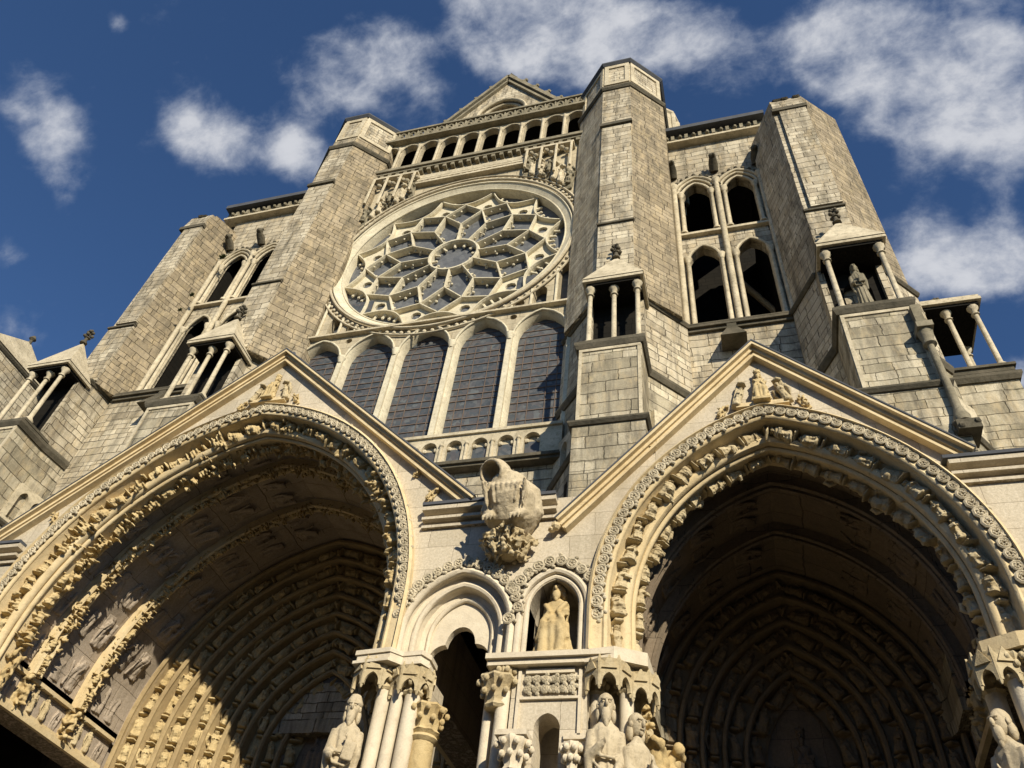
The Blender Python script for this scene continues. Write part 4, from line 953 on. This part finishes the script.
    for yr in (13.15, 14.75):
        r_ = MB(); asurf(r_, A, [(-.1, yr-.14), (-.26, yr-.12), (-.26, yr+.12), (-.1, yr+.14)], zl, 28); roll(r_, A, -.3, yr-.09, .055, zl, 28, 6); roll(r_, A, -.3, yr+.09, .055, zl, 28, 6)
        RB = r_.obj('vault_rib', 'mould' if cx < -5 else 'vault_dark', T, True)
        if detail:
            k = int(n_fig*1.25); L = (A.R-.3)*A.th(-.3)
            for sg in (-1, 1) if cx < -5 else ():
                for i in range(k):
                    place(figs2[(i*3+1) % len(figs2)], 'carved_figure', A.fr(sg, i/k, -.26, yr, (.25, 1), (.62, .6, L/k*.9)), RB)
                place(figs2[2], 'carved_figure', frame((A.pt(sg, 0, -.26)[0], yr, zl), (0, 0, 1), (-sg, -.25, 0), (.45, .4, (A.zs-zl)*.95)), RB) if A.zs-zl > .15 else None
    if detail:      # relief figures on the vault panels, left side mostly seen
        for j, yr in enumerate((12.75, 13.75, 14.25, 15.3, 15.85)):
            for sg in (-1, 1):
                L = (A.R-.12)*A.th(-.12); k = int(L/1.0)
                for i in range(k):
                    if sg > 0 and i > 3: continue
                    recolour(place(RL[(i+j*2) % 5], 'relief_figure', A.fr(sg, (i+.05)/k, -.1, yr, (.12, 1), (.75, .9, .85)), VT), 'vault' if cx < -5 else 'vault_dark')
    # side architraves below the vault
    for sg in (-1, 1):
        xa = cx+sg*(A.R-.1-A.off); xb = xa+sg*.6; lo, hi = min(xa, xb), max(xa, xb)
        if sg < 0: xi = hi
        else: xi = lo
        be = MB(); be.box(lo, hi, YP+.5, 16.3, 8.3, 9.05); BE = be.obj('architrave', 'vault' if cx < -5 else 'vault_dark', T)
        st = MB()
        s_ = -sg
        st.box(min(xi, xi+s_*.12), max(xi, xi+s_*.12), YP+1.02, 16.25, 9.05, 9.13); st.obj('cable_string', 'mould', BE)
        st = MB(); st.box(min(xi, xi+s_*.1), max(xi, xi+s_*.1), YP+1.02, 16.25, 8.3, 8.42); st.box(min(xi, xi+s_*.05), max(xi, xi+s_*.05), YP+1.02, 16.25, 8.44, 8.5); st.obj('lower_mould', 'mould', BE)
        if detail:
            for i in range(9): place((RL+VF)[(i*3) % 12], 'relief_figure', frame((xi+s_*.0, 12.75+i*.4, 8.5), (0, 0, 1), (s_, 0, 0), (.42, .45, .52)), BE)
            for yr in (13.15, 14.75): place(FO[1 if yr < 14 else 3], 'rib_corbel', frame((xi, yr, 8.42), (0, 0, 1), (s_, -.1, 0), (.75, .85, .7)), BE)
        wf = MB(); wf.box(min(xa, xb), max(xa, xb), YP+.46, 17.9, 9.05, 9.9); wf.obj('vault_haunch', 'vault', T)
    return T, A
def portal(cx, zs, R, off_, orders, label, tymp_fig, fig_n):
    T = thing('portal', label, 'portal', (cx, 16.4, ZF)); dy_ = .27 if fig_n else .21
    A = Arch(cx, zs, R, off_); zb = 7.2
    for k in range(orders):
        dr = -.2-.42*k; y = 16.42+dy_*k; m = MB()
        asurf(m, A, [(dr+.06, y-.02), (dr-.03, y), (dr-.05, y+.26), (dr-.36, y+.3), (dr-.42, y+.24)], zb, 26)
        roll(m, A, dr-.0, y-.03, .06, zb, 26, 6)
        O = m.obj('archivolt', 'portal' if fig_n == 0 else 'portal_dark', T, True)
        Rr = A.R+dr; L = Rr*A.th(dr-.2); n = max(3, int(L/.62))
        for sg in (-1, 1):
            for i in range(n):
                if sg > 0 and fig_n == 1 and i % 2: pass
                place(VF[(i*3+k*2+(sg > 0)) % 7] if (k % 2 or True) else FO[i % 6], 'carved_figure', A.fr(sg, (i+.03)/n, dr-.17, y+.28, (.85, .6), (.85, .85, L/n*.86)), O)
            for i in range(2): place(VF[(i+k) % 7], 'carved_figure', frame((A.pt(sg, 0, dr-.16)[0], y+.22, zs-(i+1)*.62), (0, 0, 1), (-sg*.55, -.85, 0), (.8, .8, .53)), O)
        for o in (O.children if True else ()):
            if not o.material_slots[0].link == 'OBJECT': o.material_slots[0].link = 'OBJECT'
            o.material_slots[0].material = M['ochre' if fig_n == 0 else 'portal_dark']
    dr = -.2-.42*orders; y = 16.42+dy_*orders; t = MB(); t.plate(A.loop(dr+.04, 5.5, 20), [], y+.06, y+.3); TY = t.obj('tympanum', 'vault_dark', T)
    for x, z, s_, i in tymp_fig: recolour(place(RL[i % 5] if i < 9 else KING, 'relief_figure', frame((cx+x, y+.08, z), (0, 0, 1), (0, -1, 0), (s_, s_, s_)), TY), 'vault_dark')
    # jambs and doors below
    j = MB()
    for sg in (-1, 1):
        for k in range(orders): 
            xx = cx+sg*(A.R-.2-.42*k-A.off); yy = 16.42+dy_*k; j.box(min(xx, xx-sg*.4), max(xx, xx-sg*.4), yy+.25, yy+.6, ZF, zb); j.tube([(xx-sg*.1, yy+.1, ZF), (xx-sg*.1, yy+.1, zb)], .11, 8)
    j.obj('jamb', 'porch', T)
    d = MB(); w_ = A.R+dr-A.off; d.box(cx-w_, cx+w_, y+.1, y+.2, ZF, 5.5); d.obj('door', 'wood', T)
    b = MB(); b.plate([(cx-A.R, ZF), (cx+A.R, ZF), (cx+A.R, 11.2), (cx-A.R, 11.2)], [A.loop(-.3, ZF+.01, 20)] if False else [[(cx-w_-.02, ZF+.02), (cx+w_+.02, ZF+.02), (cx+w_+.02, 5.5), (cx-w_-.02, 5.5)]], 17.99, 18.3) if False else None
    return T
def Rof(half, rise): return (rise*rise+half*half)/(2*half)
RCn, OCn = 5.62, 1.03
RSd, OSd = 4.12, 1.1
XS = .85; XSL = 2*CX-XS
PC, AC = porch_bay(CX, 9.3, RCn, OCn, -15.34, -5.74, 17.0, .945, 11.4, 11.45, 'largest porch arch at the lower left, its deep carved vault half in sunlight', 15, VO+FO[:3], FO+VO[:1])
PR, AR_ = porch_bay(XS, 8.95, RSd, OSd, -2.47, 5.2, 14.95, 1.075, 10.75, 11.5, 'smaller porch arch at the right with separate carved figures and dark vault', 10, VF, VF[::-1])
PL, _ = porch_bay(XSL, 8.95, RSd, OSd, XSL-4.35, XSL+3.32, 14.95, 1.075, 11.5, 10.75, 'side porch arch left of the largest arch, mostly outside the picture', 6, VF, VF, detail=False)
portal(CX, 9.3, RCn, OCn, 9, 'deep middle portal of many carved arch orders inside the largest porch arch', [(-1.3, 8.6, 1.3, 0), (1.3, 8.6, 1.3, 1), (0, 8.9, 1.2, 9), (-.6, 8.2, .8, 2), (.7, 8.2, .8, 3), (-1.9, 7.9, 1, 4), (1.9, 7.9, 1, 1), (0, 10.4, .8, 2), (-1, 7, 1, 3), (0, 7, 1, 4), (1, 7, 1, 0)], 0)
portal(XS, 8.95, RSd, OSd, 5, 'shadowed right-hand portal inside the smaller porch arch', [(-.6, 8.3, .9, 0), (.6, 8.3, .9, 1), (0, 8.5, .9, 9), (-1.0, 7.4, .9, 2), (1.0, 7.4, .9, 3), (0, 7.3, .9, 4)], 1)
# rear wall of the porch between the portals
T = thing('porch_rear_wall', 'plain dark wall at the back of the porch between the portals', 'wall', (CX, 17.9, ZF))
q = MB(); q.box(-34, 13, 18.6, 18.9, 0, 11.3)
for a, b in ((CX+3.2, XS-2.1), (XS+2.1, 13), (XSL+2.1, CX-3.2), (-34, XSL-2.1)): q.box(a, b, 17.6, 18.6, 0, 11.2)
for a, b in ((CX+4.55, XS-2.95), (XS+2.95, 8), (XSL+2.95, CX-4.55), (XSL-6, XSL-2.95)): q.box(a, b, 16.3, 17.6, ZF, 11.1)
q.obj('masonry', 'vault', T)

# ------------------------------------------------------------------ piers between the arches
def canopy(mb, cx, cy, z, r, m=None):
    """hexagonal canopy over a statue's head: arched faces, little gables and corner drops"""
    n = 7
    for i in range(n):
        a0, a1 = 2*PI*i/n, 2*PI*(i+1)/n
        p, q = Vector((cx+r*math.cos(a0), cy+r*math.sin(a0), 0)), Vector((cx+r*math.cos(a1), cy+r*math.sin(a1), 0))
        d = (q-p); L = d.length; d.normalize(); nn = Vector((d.y, -d.x, 0))
        mm = Matrix(((d.x, -nn.x, 0, p.x), (d.y, -nn.y, 0, p.y), (0, 0, 1, 0), (0, 0, 0, 1)))
        A = mkarch(L/2, z-.02, L*.36, L*.55)
        mb.plate([(0, z-.06)]+A.loop(0, z-.06, 4)+[(L, z-.06), (L, z+.36), (0, z+.36)], [], -.03, .03, mm)
        mb.plate([(L*.1, z+.2), (L*.9, z+.2), (L*.5, z+.42)], [], -.06, -.031, mm)
        mb.lathe([(.012, z-.12), (.03, z-.07), (.035, z+.3), (.045, z+.33), (.01, z+.44)], p.x, p.y, 6)
    mb.lathe([(r*.98, z+.24), (r*1.04, z+.3), (r*1.1, z+.36), (r*.5, z+.38)], cx, cy, 14)
def cap_leaf(mb, cx, cy, z0, z1, r0, r1):
    mb.lathe([(r0, z0), (r0*1.25, z0+.04), (r0, z0+.09), (r0*1.05, z0+.15), (r1*.9, z1-.1), (r1*1.05, z1-.04), (r1, z1)], cx, cy, 16, mod=lambda a, z: 1+.08*math.cos(8*a))
    for k in range(2):
        for i in range(8):
            a = i*PI/4+k*.39; rr = r0+(r1-r0)*(.45+.45*k); zz = z0+(z1-z0)*(.5+.3*k); mb.ball((cx+rr*1.12*math.cos(a), cy+rr*1.12*math.sin(a), zz), (.05, .05, .06), 6)
def pier(mx, lab, full=True):
    """pier between two porch arches; mx(x) maps x so that the left pier mirrors the right one"""
    T = thing('porch_pier', lab, 'pier', (mx(-3.9), YP, ZF))
    def bx(mb, a, b, *r): a, b = mx(a), mx(b); mb.box(min(a, b), max(a, b), *r)
    A1 = mkarch(mx(-4.72), 8.75, .98, 1.15); A2 = mkarch(mx(-3.03), 9.08, .6, .72)
    sw = MB(); h1 = A1.loop(0, 8.18, 14); h2 = A2.loop(-.18, 8.2, 12)
    X0, X1 = mx(-5.74), mx(-2.47); X0, X1 = min(X0, X1), max(X0, X1)
    first, second = (h1, h2) if A1.cx < A2.cx else (h2, h1)
    sw.plate([(X0, 8.18)]+h1+[(X1, 8.18), (X1, 11.42), (X0, 11.42)] if A1.cx < A2.cx else [(X0, 8.18), (X1, 8.18) if False else (X0, 8.18)]+h1+[(X1, 8.18), (X1, 11.42), (X0, 11.42)], [h2], YP+.05, YP+.45)
    sw.obj('spandrel', 'porch', T)
    X0_, X1_ = X0, X1; X0, X1 = X0+(0 if mx(1) == 1 else .62), X1-(.62 if mx(1) == 1 else 0)
    co = MB(); co.box(X0, X1, YP-.02, YP+.05, 10.92, 10.98); co.box(X0, X1, YP-.08, YP+.05, 11.08, 11.14); co.prism([(X0, YP-.14), (X1, YP-.14), (X1, YP+.45), (X0, YP+.45)], 11.26, 11.36); co.obj('cornice', 'porch', T)
    le = MB(); le.box(X0, X1, YP-.17, YP+.9, 11.362, 11.43); le.obj('lead_flashing', 'lead', T); X0, X1 = X0_, X1_
    fr = MB(); fr.box(X0, X1, YP+.45, 17.6, 11.0, 11.25); fr.obj('flat_roof', 'slate', T)
    m = MB(); roll(m, A1, 0, YP+.02, .07, 8.2, 20); asurf(m, A1, [(-.03, YP+.05), (-.06, YP+.14), (-.16, YP+.16)], 8.2, 20); roll(m, A1, -.2, YP+.16, .06, 8.2, 20)
    asurf(m, A1, [(-.24, YP+.18), (-.27, YP+.3), (-.36, YP+.32)], 8.2, 20); roll(m, A1, -.4, YP+.33, .045, 8.2, 20); m.obj('passage_mould', 'pale_mould', T, True)
    # trefoil head of the passage
    tf = MB(); xc = A1.cx; lp = [(xc-.54, 8.2)]
    lp += [(xc-.54+.27-.27*math.cos(a), 8.38+.27*math.sin(a)) for a in [i*PI/14 for i in range(1, 8)]]
    lp += [(xc-.27-.0+.0+.27*(1-math.cos(a)), 8.62+.36*math.sin(a)) for a in [i*PI/14 for i in range(1, 8)]]
    lp2 = [(2*xc-x, z) for x, z in reversed(lp[:-1])]
    hole = lp+lp2
    outer = A1.loop(-.36, 8.2, 14)
    tf.plate(outer[:1]+[(x, z) for x, z in outer[1:-1]]+outer[-1:]+[(p[0], p[1]) for p in reversed(hole)], [], YP+.36, YP+.5); tf.obj('trefoil', 'pale_mould', T)
    m = MB(); roll(m, A2, -.02, YP+.02, .06, 8.2, 18); roll(m, A2, -.13, YP+.06, .045, 8.2, 18); m.obj('niche_mould', 'pale_mould', T, True)
    nb = MB(); asurf(nb, A2, [(-.18, YP+.05), (-.18, YP+.85)], 8.2, 12); nb.plate(A2.loop(-.15, 8.2, 12), [], YP+.85, YP+.9); nb.obj('niche_back', 'porch', T)
    for A, r_ in ((A1, .088), (A2, .088)): vb = MB(); vine_band(vb, A, .15, YP-.02, 8.75, r_, .12); vb.obj('vine_band', 'trim', T, True)
    m2_ = MB(); roll(m2_, A1, .27, YP+.0, .03, 9.2, 20, 6); roll(m2_, A2, .27, YP+.0, .03, 9.3, 20, 6)
    # impost band
    ib = MB(); bx(ib, -4.05, -2.0, YP-.16, YP+.5, 8.08, 8.17); bx(ib, -4.02, -2.03, YP-.1, YP+.45, 7.99, 8.08); ib.obj('impost', 'pale_mould', T)
    # body of the pier
    bo = MB(); hs = [mkarch(mx(-3.02), 7.02, .2, .24).loop(0, 6.0, 8)]
    a_, b_ = sorted((mx(-3.62), mx(-2.42)))
    bo.plate([(a_, ZF), (b_, ZF), (b_, 7.99), (a_, 7.99)], hs, YP+.05, YP+.55); bx(bo, -3.62, -2.42, YP+.9, YP+1.3, ZF, 8.2); bo.obj('pier_body', 'porch', T)
    fm = MB()
    for a, b, z0, z1 in ((-3.52, -3.47, 6.9, 7.93), (-2.55, -2.5, 6.9, 7.93), (-3.47, -2.55, 7.46, 7.5), (-3.4, -2.62, 7.88, 7.95), (-3.62, -3.3, 6.84, 6.92), (-2.75, -2.42, 6.84, 6.92)): bx(fm, a, b, YP, YP+.05, z0, z1)
    fm.obj('panel_frame', 'pale_mould', T)
    fz = MB()
    for i in range(6):
        for j in range(2): leaf_ring(fz, frame((mx(-3.36+i*.14), YP+.04, 7.62+j*.16), (0, 0, 1), (0, -1, 0)), .055, .02)
    fz.obj('foliage_frieze', 'trim', T)
    return T, A1, A2
idx = lambda x: x
mir = lambda x: 2*CX-x
T1, A1, A2 = pier(idx, 'carved pier between the two big arches with trefoil passage and statue niche')
T2, _, _ = pier(mir, 'matching stone pier left of the largest porch arch, outside the picture')
def cluster(T, X, mx, kind):
    """column clusters with a canopied capital: X list of (x,y,r)"""
    cm = MB()
    for x, y, r, z1 in X:
        c_ = MB(); c_.tube([(mx(x), y, ZF), (mx(x), y, z1-.3)], r, 12); C_ = c_.obj('column', 'pale_mould', T, True)
        k_ = MB(); cap_leaf(k_, mx(x), y, z1-.34, z1, r*1.05, r*1.55); k_.obj('capital', 'figure', C_, True)
for mx, T in ((idx, T1), (mir, T2)):
    def bx(mb, a, b, *r): a, b = mx(a), mx(b); mb.box(min(a, b), max(a, b), *r)
    # inner-side support of the middle arch: slab, canopy, columns
    ab = MB(); P_ = [(-6.42, YP+.75), (-6.38, YP-.12), (-5.72, YP-.2), (-5.55, YP-.02), (-5.2, YP-.05), (-5.1, YP+.15), (-5.12, YP+.5), (-6.42, YP+.95)]
    P_ = [(mx(x), y) for x, y in P_]
    ab.prism(P_, 8.26, 8.34); ab.prism(off(P_, mx(-5.7), YP+.4, .95), 8.14, 8.26); ab.prism(off(P_, mx(-5.7), YP+.4, 1.02), 8.10, 8.15); ab.obj('abacus', 'pale_mould', T)
    cn = MB(); canopy(cn, mx(-6.05), YP+.22, 7.8, .36); canopy(cn, mx(-5.42), YP+.3, 7.72, .34); canopy(cn, mx(-6.1), YP+.7, 7.8, .3); cn.obj('canopy', 'figure', T, True)
    cluster(T, [(-5.86, YP+.22, .12, 8.1), (-5.6, YP+.2, .1, 8.1), (-5.34, YP+.22, .13, 8.0), (-5.7, YP+.6, .16, 8.1)], mx, 0)
    bc = MB(); bc.tube([(mx(-5.12), YP+.42, ZF), (mx(-5.12), YP+.42, 7.05)], .19, 14); BC = bc.obj('brown_column', 'ochre', T, True)
    bc = MB(); bc.lathe([(.2, 6.98), (.25, 7.03), (.22, 7.08), (.26, 7.12)], mx(-5.12), YP+.42, 14); cap_leaf(bc, mx(-5.12), YP+.42, 7.1, 7.55, .2, .3); bc.obj('brown_capital', 'ochre', BC, True)
    cluster(T, [(-4.02, YP+.25, .09, 8.0), (-3.76, YP+.1, .11, 8.0)], mx, 0)
    cr = MB(); cap_leaf(cr, mx(-3.86), YP+.12, 7.35, 7.85, .16, .3); cr.obj('leaf_capital', 'figure', T, True)
    cr = MB(); cap_leaf(cr, mx(-3.45), YP-.1, 6.3, 6.78, .12, .24); bx(cr, -3.7, -3.22, YP-.32, YP+.05, 6.78, 6.86); cr.tube([(mx(-3.45), YP-.1, ZF), (mx(-3.45), YP-.1, 6.3)], .11, 10); cr.obj('bracket_column', 'pale_mould', T, True)
    cr = MB(); cap_leaf(cr, mx(-2.6), YP-.02, 6.3, 6.75, .07, .14); cr.tube([(mx(-2.6), YP-.02, ZF), (mx(-2.6), YP-.02, 6.3)], .06, 8); cr.obj('side_shaft', 'pale_mould', T, True)
    # right side support (side arch)
    ab = MB(); P_ = [(-2.45, YP-.1), (-1.98, YP-.16), (-1.5, YP+.1), (-1.48, YP+.95), (-2.45, YP+.95)]; P_ = [(mx(x), y) for x, y in P_]
    ab.prism(P_, 7.98, 8.2); ab.obj('abacus', 'pale_mould', T)
    cn = MB(); canopy(cn, mx(-2.12), YP+.14, 7.62, .34); canopy(cn, mx(-1.68), YP+.42, 7.56, .28); cn.obj('canopy', 'figure', T, True)
    cluster(T, [(-2.32, YP+.3, .11, 7.95), (-1.86, YP+.28, .11, 7.95), (-1.9, YP+.75, .16, 7.95)], mx, 0)
    bk = MB(); bx(bk, -2.43, -1.8, YP+.55, YP+1.3, ZF, 8.0); bk.obj('pier_core', 'porch', T); bk = MB(); bx(bk, -5.95, -5.25, YP+.7, YP+1.3, ZF, 8.2); bk.obj('pier_core', 'porch', T)
    wl = MB(); bx(wl, -5.2, -2.95, 15.4, 15.6, ZF, 11.0); wl.obj('passage_back', 'shade_black', T)  # black sheet closing the passage, painted in place of its shade
# end pier right of the smaller arch
for mx, lab in ((lambda x: x, 'end pier of the porch at the right edge, with canopied statues'), (mir, 'end pier of the porch beyond the left edge of the picture')):
    T = thing('end_pier', lab, 'pier', (mx(4.9), YP, ZF))
    def bx(mb, a, b, *r): a, b = mx(a), mx(b); mb.box(min(a, b), max(a, b), *r)
    b = MB(); bx(b, 4.35, 9.5, YP+.05, YP+1.3, ZF, 8.2); bx(b, 5.2, 9.5, YP+.05, YP+.5, 8.2, 11.3); bx(b, 8.9, 9.5, YP+1.3, 18, ZF, 11.2); b.obj('masonry', 'porch', T)
    r_ = MB(); bx(r_, 5.2, 9.5, YP+.5, 18.4, 11.1, 11.3); r_.obj('flat_roof', 'slate', T)
    c_ = MB(); bx(c_, 5.2, 9.6, YP-.08, YP+.05, 11.08, 11.14); bx(c_, 5.2, 9.6, YP-.14, YP+.5, 11.26, 11.36); bx(c_, 5.2, 9.6, YP-.02, YP+.05, 10.92, 10.98); c_.obj('cornice', 'porch', T)
    ab = MB(); P_ = [(mx(x), y) for x, y in [(3.15, YP+.95), (3.17, YP+.15), (3.6, YP-.1), (4.6, YP-.2), (5.3, YP-.1), (5.3, YP+.95)]]; ab.prism(P_, 7.98, 8.2); ab.obj('abacus', 'mould', T)
    cn = MB(); canopy(cn, mx(3.3), YP+.3, 7.6, .32); canopy(cn, mx(3.95), YP+.12, 7.6, .34); canopy(cn, mx(4.8), YP+.12, 7.6, .3); cn.obj('canopy', 'figure', T, True)
    cluster(T, [(3.5, YP+.22, .15, 7.95), (3.25, YP+.6, .13, 7.95), (4.4, YP+.3, .15, 7.95), (4.9, YP+.3, .13, 7.95)], mx, 0)
# statues ------------------------------------------------------------
def stat(me, pos, face, sc, lab, name='statue', group=None):
    o = place(me, name, frame(pos, (0, 0, 1), face, sc), None); o['label'] = lab; o['category'] = 'statue'
    if group: o['group'] = group
    return o
stat(KING, (-3.03, YP+.27, 8.26), (-.1, -1, 0), (1.16, 1.0, 1.0), 'seated crowned stone figure in the small niche between the two big arches')
stat(SAINT[0], (-6.22, YP-.02, 5.35), (.35, -1, 0), (0.84, 0.90, 1.0), 'robed jamb statue leaning out at the left of the column cluster by the passage')
stat(SAINT[1], (-2.12, YP-.02, 5.15), (.25, -1, 0), (0.90, 0.96, 1.07), 'bearded robed statue under the canopy right of the niche pier')
stat(SAINT[2], (-1.68, YP+.1, 5.0), (.8, -.8, 0), (0.86, 0.92, 1.02), 'second robed statue right of the bearded one, at the edge of the smaller arch')
stat(SAINT[1], (3.12, YP+.3, 4.95), (-.8, -.7, 0), (.92, .92, 1.06), 'robed statue on the end pier at the right edge of the picture')
for i, (x, y) in enumerate(((-1.55, 13.6), (-1.5, 14.5), (-1.45, 15.4))):
    stat(FO[i*2 % 6], (x-.35, y+1.2, 6.4), (.8, -.6, 0), (1.6, 1.6, 1.75), '%s of the golden carved jamb groups low inside the smaller arch' % ['front', 'middle', 'rear'][i])
# gable sculpture
def relief_group(T, cx, z, s, kind):
    G = MB(); G.box(cx-.5*s, cx+.5*s, YP-.1, YP+.05, z-.1*s, z); G.obj('sculpture_shelf', 'mould', T)
    place(KING, 'gable_figure', frame((cx, YP-.05, z+.02), (0, 0, 1), (0, -1, 0), .62*s), T)
    for sg in (-1, 1):
        place(VF[1 if sg > 0 else 3], 'gable_figure', frame((cx+sg*.52*s, YP+.0, z-.05), (sg*-.25, 0, 1), (sg*-.4, -1, 0), (.62*s, .62*s, .6*s)), T)
        place(FO[2 if sg > 0 else 4], 'gable_figure', frame((cx+sg*.85*s, YP+.03, z-.22*s), (-sg*.5, 0, 1), (0, -1, 0), .34*s), T)
relief_group(PC, CX, 15.25, .95, 0)
relief_group(PR, XS, 13.25, .98, 1)
for T, pts in ((PC, ((-5.75, 11.6), (-6.15, 12.3), (-14.9, 11.9))), (PR, ((3.2, 12.2), (-1.3, 12.35)))):
    for x, z in pts: place(FO[int(abs(x*7)) % 6], 'gable_leaf', frame((x, YP+.03, z), (.5 if x > CX else -.5, 0, 1), (0, -1, 0), .36), T)
# gargoyle -------------------------------------------------------------
mb = MB()
mb.tube([(.02, -.1, .42), (.06, -.38, .62), (.06, -.6, .95), (.0, -.66, 1.28), (-.04, -.55, 1.5)], [.34, .47, .46, .36, .2], 18)
mb.tube([(.2, -.1, .5), (.42, -.25, .8), (.38, -.4, 1.2), (.15, -.5, 1.5)], [.2, .22, .2, .1], 12)
mb.tube([(-.2, -.15, .55), (-.4, -.38, .85), (-.36, -.5, 1.15)], [.16, .2, .12], 10)
for sg in (-1, 1):                                   # haunches, forelegs with claws
    mb.tube([(sg*.28, -.3, .62), (sg*.3, -.62, .55), (sg*.26, -.78, .36)], [.2, .16, .09], 10)
    for k in (-1, 0, 1): mb.tube([(sg*.26+k*.055, -.8, .38), (sg*.26+k*.075, -.9, .28), (sg*.26+k*.075, -.9, .18)], [.042, .036, .015], 6)
    for k in range(7):                                # feather ridges down the folded wings
        a = -.2-.09*k; mb.tube([(sg*(.2+.035*k)+.04, a*1.05-.35, 1.42-.07*k), (sg*(.44-.012*k)+.04, a-.22, .98-.03*k), (sg*.34+.04, a-.16, .55)], [.03, .045, .018], 6)
for k in range(6): mb.tube([(-.22+.1*k, -.78-.03*math.sin(k), 1.32), (-.2+.1*k, -1.04, .95), (-.16+.08*k, -.9, .6)], [.02, .04, .02], 6)
mb.lathe([(.2, -.16), (.27, 0), (.27, .17), (.215, .19), (.19, .02), (.15, -.1)], 0, 0, 18, Matrix.Translation((-.2, -.86, 1.42)) @ Matrix.Rotation(math.radians(-30), 4, 'Z') @ Matrix.Rotation(math.radians(118), 4, 'X') @ Matrix.Scale(1.1, 4))
GME = remesh(mb, .02, 'statue', .01, 3, 'gargoyle')
o = place(GME, 'body', Matrix.Translation((-3.9, YP+.05, 10.1)), None)
GT = thing('gargoyle', 'large headless crouching beast gargoyle on a leafy corbel above the trefoil passage', 'gargoyle', (-3.9, YP, 10.1))
o.parent = GT; o.matrix_local = Matrix.Translation((0, .05, .12)) @ Matrix.Diagonal((.97, .9, .9, 1))
q = MB(); rnd = random.Random(2)
for i in range(34):
    a = rnd.uniform(PI, 2*PI); r = rnd.uniform(.12, .4); z = rnd.uniform(10.02, 10.42); r *= (.55+(z-10)*1.2); q.ball((-3.9+r*math.cos(a)*.9, YP+.05+r*1.3*math.sin(a), z), (rnd.uniform(.05, .11),)*3, 7)
q.lathe([(.1, 10.0), (.24, 10.12), (.34, 10.4)], -3.9, YP-.1, 12)
for i in range(5):
    a = math.radians(200+35*i); m_ = frame((-3.9+.2*math.cos(a), YP+.02+.3*math.sin(a), 9.98), (math.cos(a)*.6, math.sin(a)*.6, 1), (math.cos(a), math.sin(a), 0), (.5, .5, .5)); q.add([v.co[:] for v in FO[i].vertices], [tuple(p.vertices) for p in FO[i].polygons], m_)
q.obj('leafy_corbel', 'figure', GT, True)
q = MB(); q.tube([(-3.95, YP-.45, 11.75), (-3.8, YP-.25, 11.55), (-3.62, YP, 11.0), (-3.6, YP+.02, 10.6)], [.1, .09, .08, .04], 8)
for i in range(8): q.ball((-3.92+.04*i, YP-.42+.05*i, 11.75-.11*i), .06, 6)
q.obj('mane', 'trim_dark', GT, True)
q = MB(); q.add([(-4.05+.165*math.cos(i*PI/8), YP-.70+.0+.165*math.sin(i*PI/8), 11.835) for i in range(16)], [tuple(range(16))]); 
a = Vector((CX+7.66-1.0, 16.3)); b = Vector((CX+7.66-2.3, 18.2)); d = (b-a).normalized(); nn = Vector((-d.y, d.x)) if -d.y < 0 else Vector((d.y, -d.x))
mm = Matrix(((d.x, nn.x, 0, a.x), (d.y, nn.y, 0, a.y), (0, 0, 1, 0), (0, 0, 0, 1)))
for side in (-1, 1):
    q = MB(); q.box(.75, .93, -.01 if side < 0 else -.01, .012, 15.75, 16.5, mm); 
    if side < 0: q.obj('slit_window', 'shade_black', B3)  # thin black plate stands for the dark of the opening
# unseen town houses added behind the viewer to block low sky light
for i, (x, w, h, col, lab) in enumerate(((-62, 15, 11, 'ashlar_side', 'added unseen town house furthest left, blocking low sky'), (-46, 14, 13, 'slate', 'added unseen grey town house, second from left, blocking low sky'), (-31, 15, 12, 'ashlar_side', 'added unseen stone town house left of centre, blocking low sky'), (-15, 13, 14, 'slate', 'added unseen tallest grey town house, blocking low sky'), (-1, 15, 12, 'ashlar_side', 'added unseen stone town house straight behind the viewer, blocking low sky'), (15, 14, 13, 'slate', 'added unseen grey town house right of centre, blocking low sky'), (30, 15, 11, 'ashlar_side', 'added unseen low stone town house furthest right, blocking low sky'))):
    T = thing('added_house', lab, 'house', (x+w/2, -24, 0), 'added unseen town houses blocking low sky')
    q = MB(); q.box(x+.1, x+w-.1, -34, -24, .004, h); q.obj('wall', col, T)
    q = MB(); q.add([(x, -23.6, h), (x+w, -23.6, h), (x+w, -34.4, h), (x, -34.4, h), (x, -29, h+5), (x+w, -29, h+5)], [(0, 1, 5, 4), (2, 3, 4, 5), (0, 4, 3), (1, 2, 5), (3, 2, 1, 0)]); RF_ = q.obj('roof', 'slate', T)
    q = MB(); q.box(x+w*.7, x+w*.7+1, -29.5, -28.3, h+3.5, h+6.3); q.obj('chimney', 'ashlar_side', RF_)
    for fz in range(int(h//3.4)):
        for k in range(4):
            wx = x+1.6+k*(w-4.2)/3
            if fz == 0 and k == 1: q = MB(); q.box(wx, wx+1.1, -24, -23.94, .01, 2.3); q.obj('door', 'wood', T); continue
            q = MB(); q.box(wx-.1, wx+1.1, -24, -23.93, .9+fz*3.4, 1.0+fz*3.4); q.box(wx, wx+1.0, -24, -23.97, 1.0+fz*3.4, 2.6+fz*3.4); q.obj('window', 'glass', T)

# ------------------------------------------------------------------ render settings
sc_ = bpy.context.scene
sc_.view_settings.view_transform = 'Standard'; sc_.view_settings.look = 'None'; sc_.view_settings.gamma = 1; sc_.view_settings.exposure = .3
sc_.view_settings.use_curve_mapping = False
sc_.render.engine = 'CYCLES'
sc_.cycles.use_denoising = True; sc_.cycles.max_bounces = 6; sc_.cycles.diffuse_bounces = 3
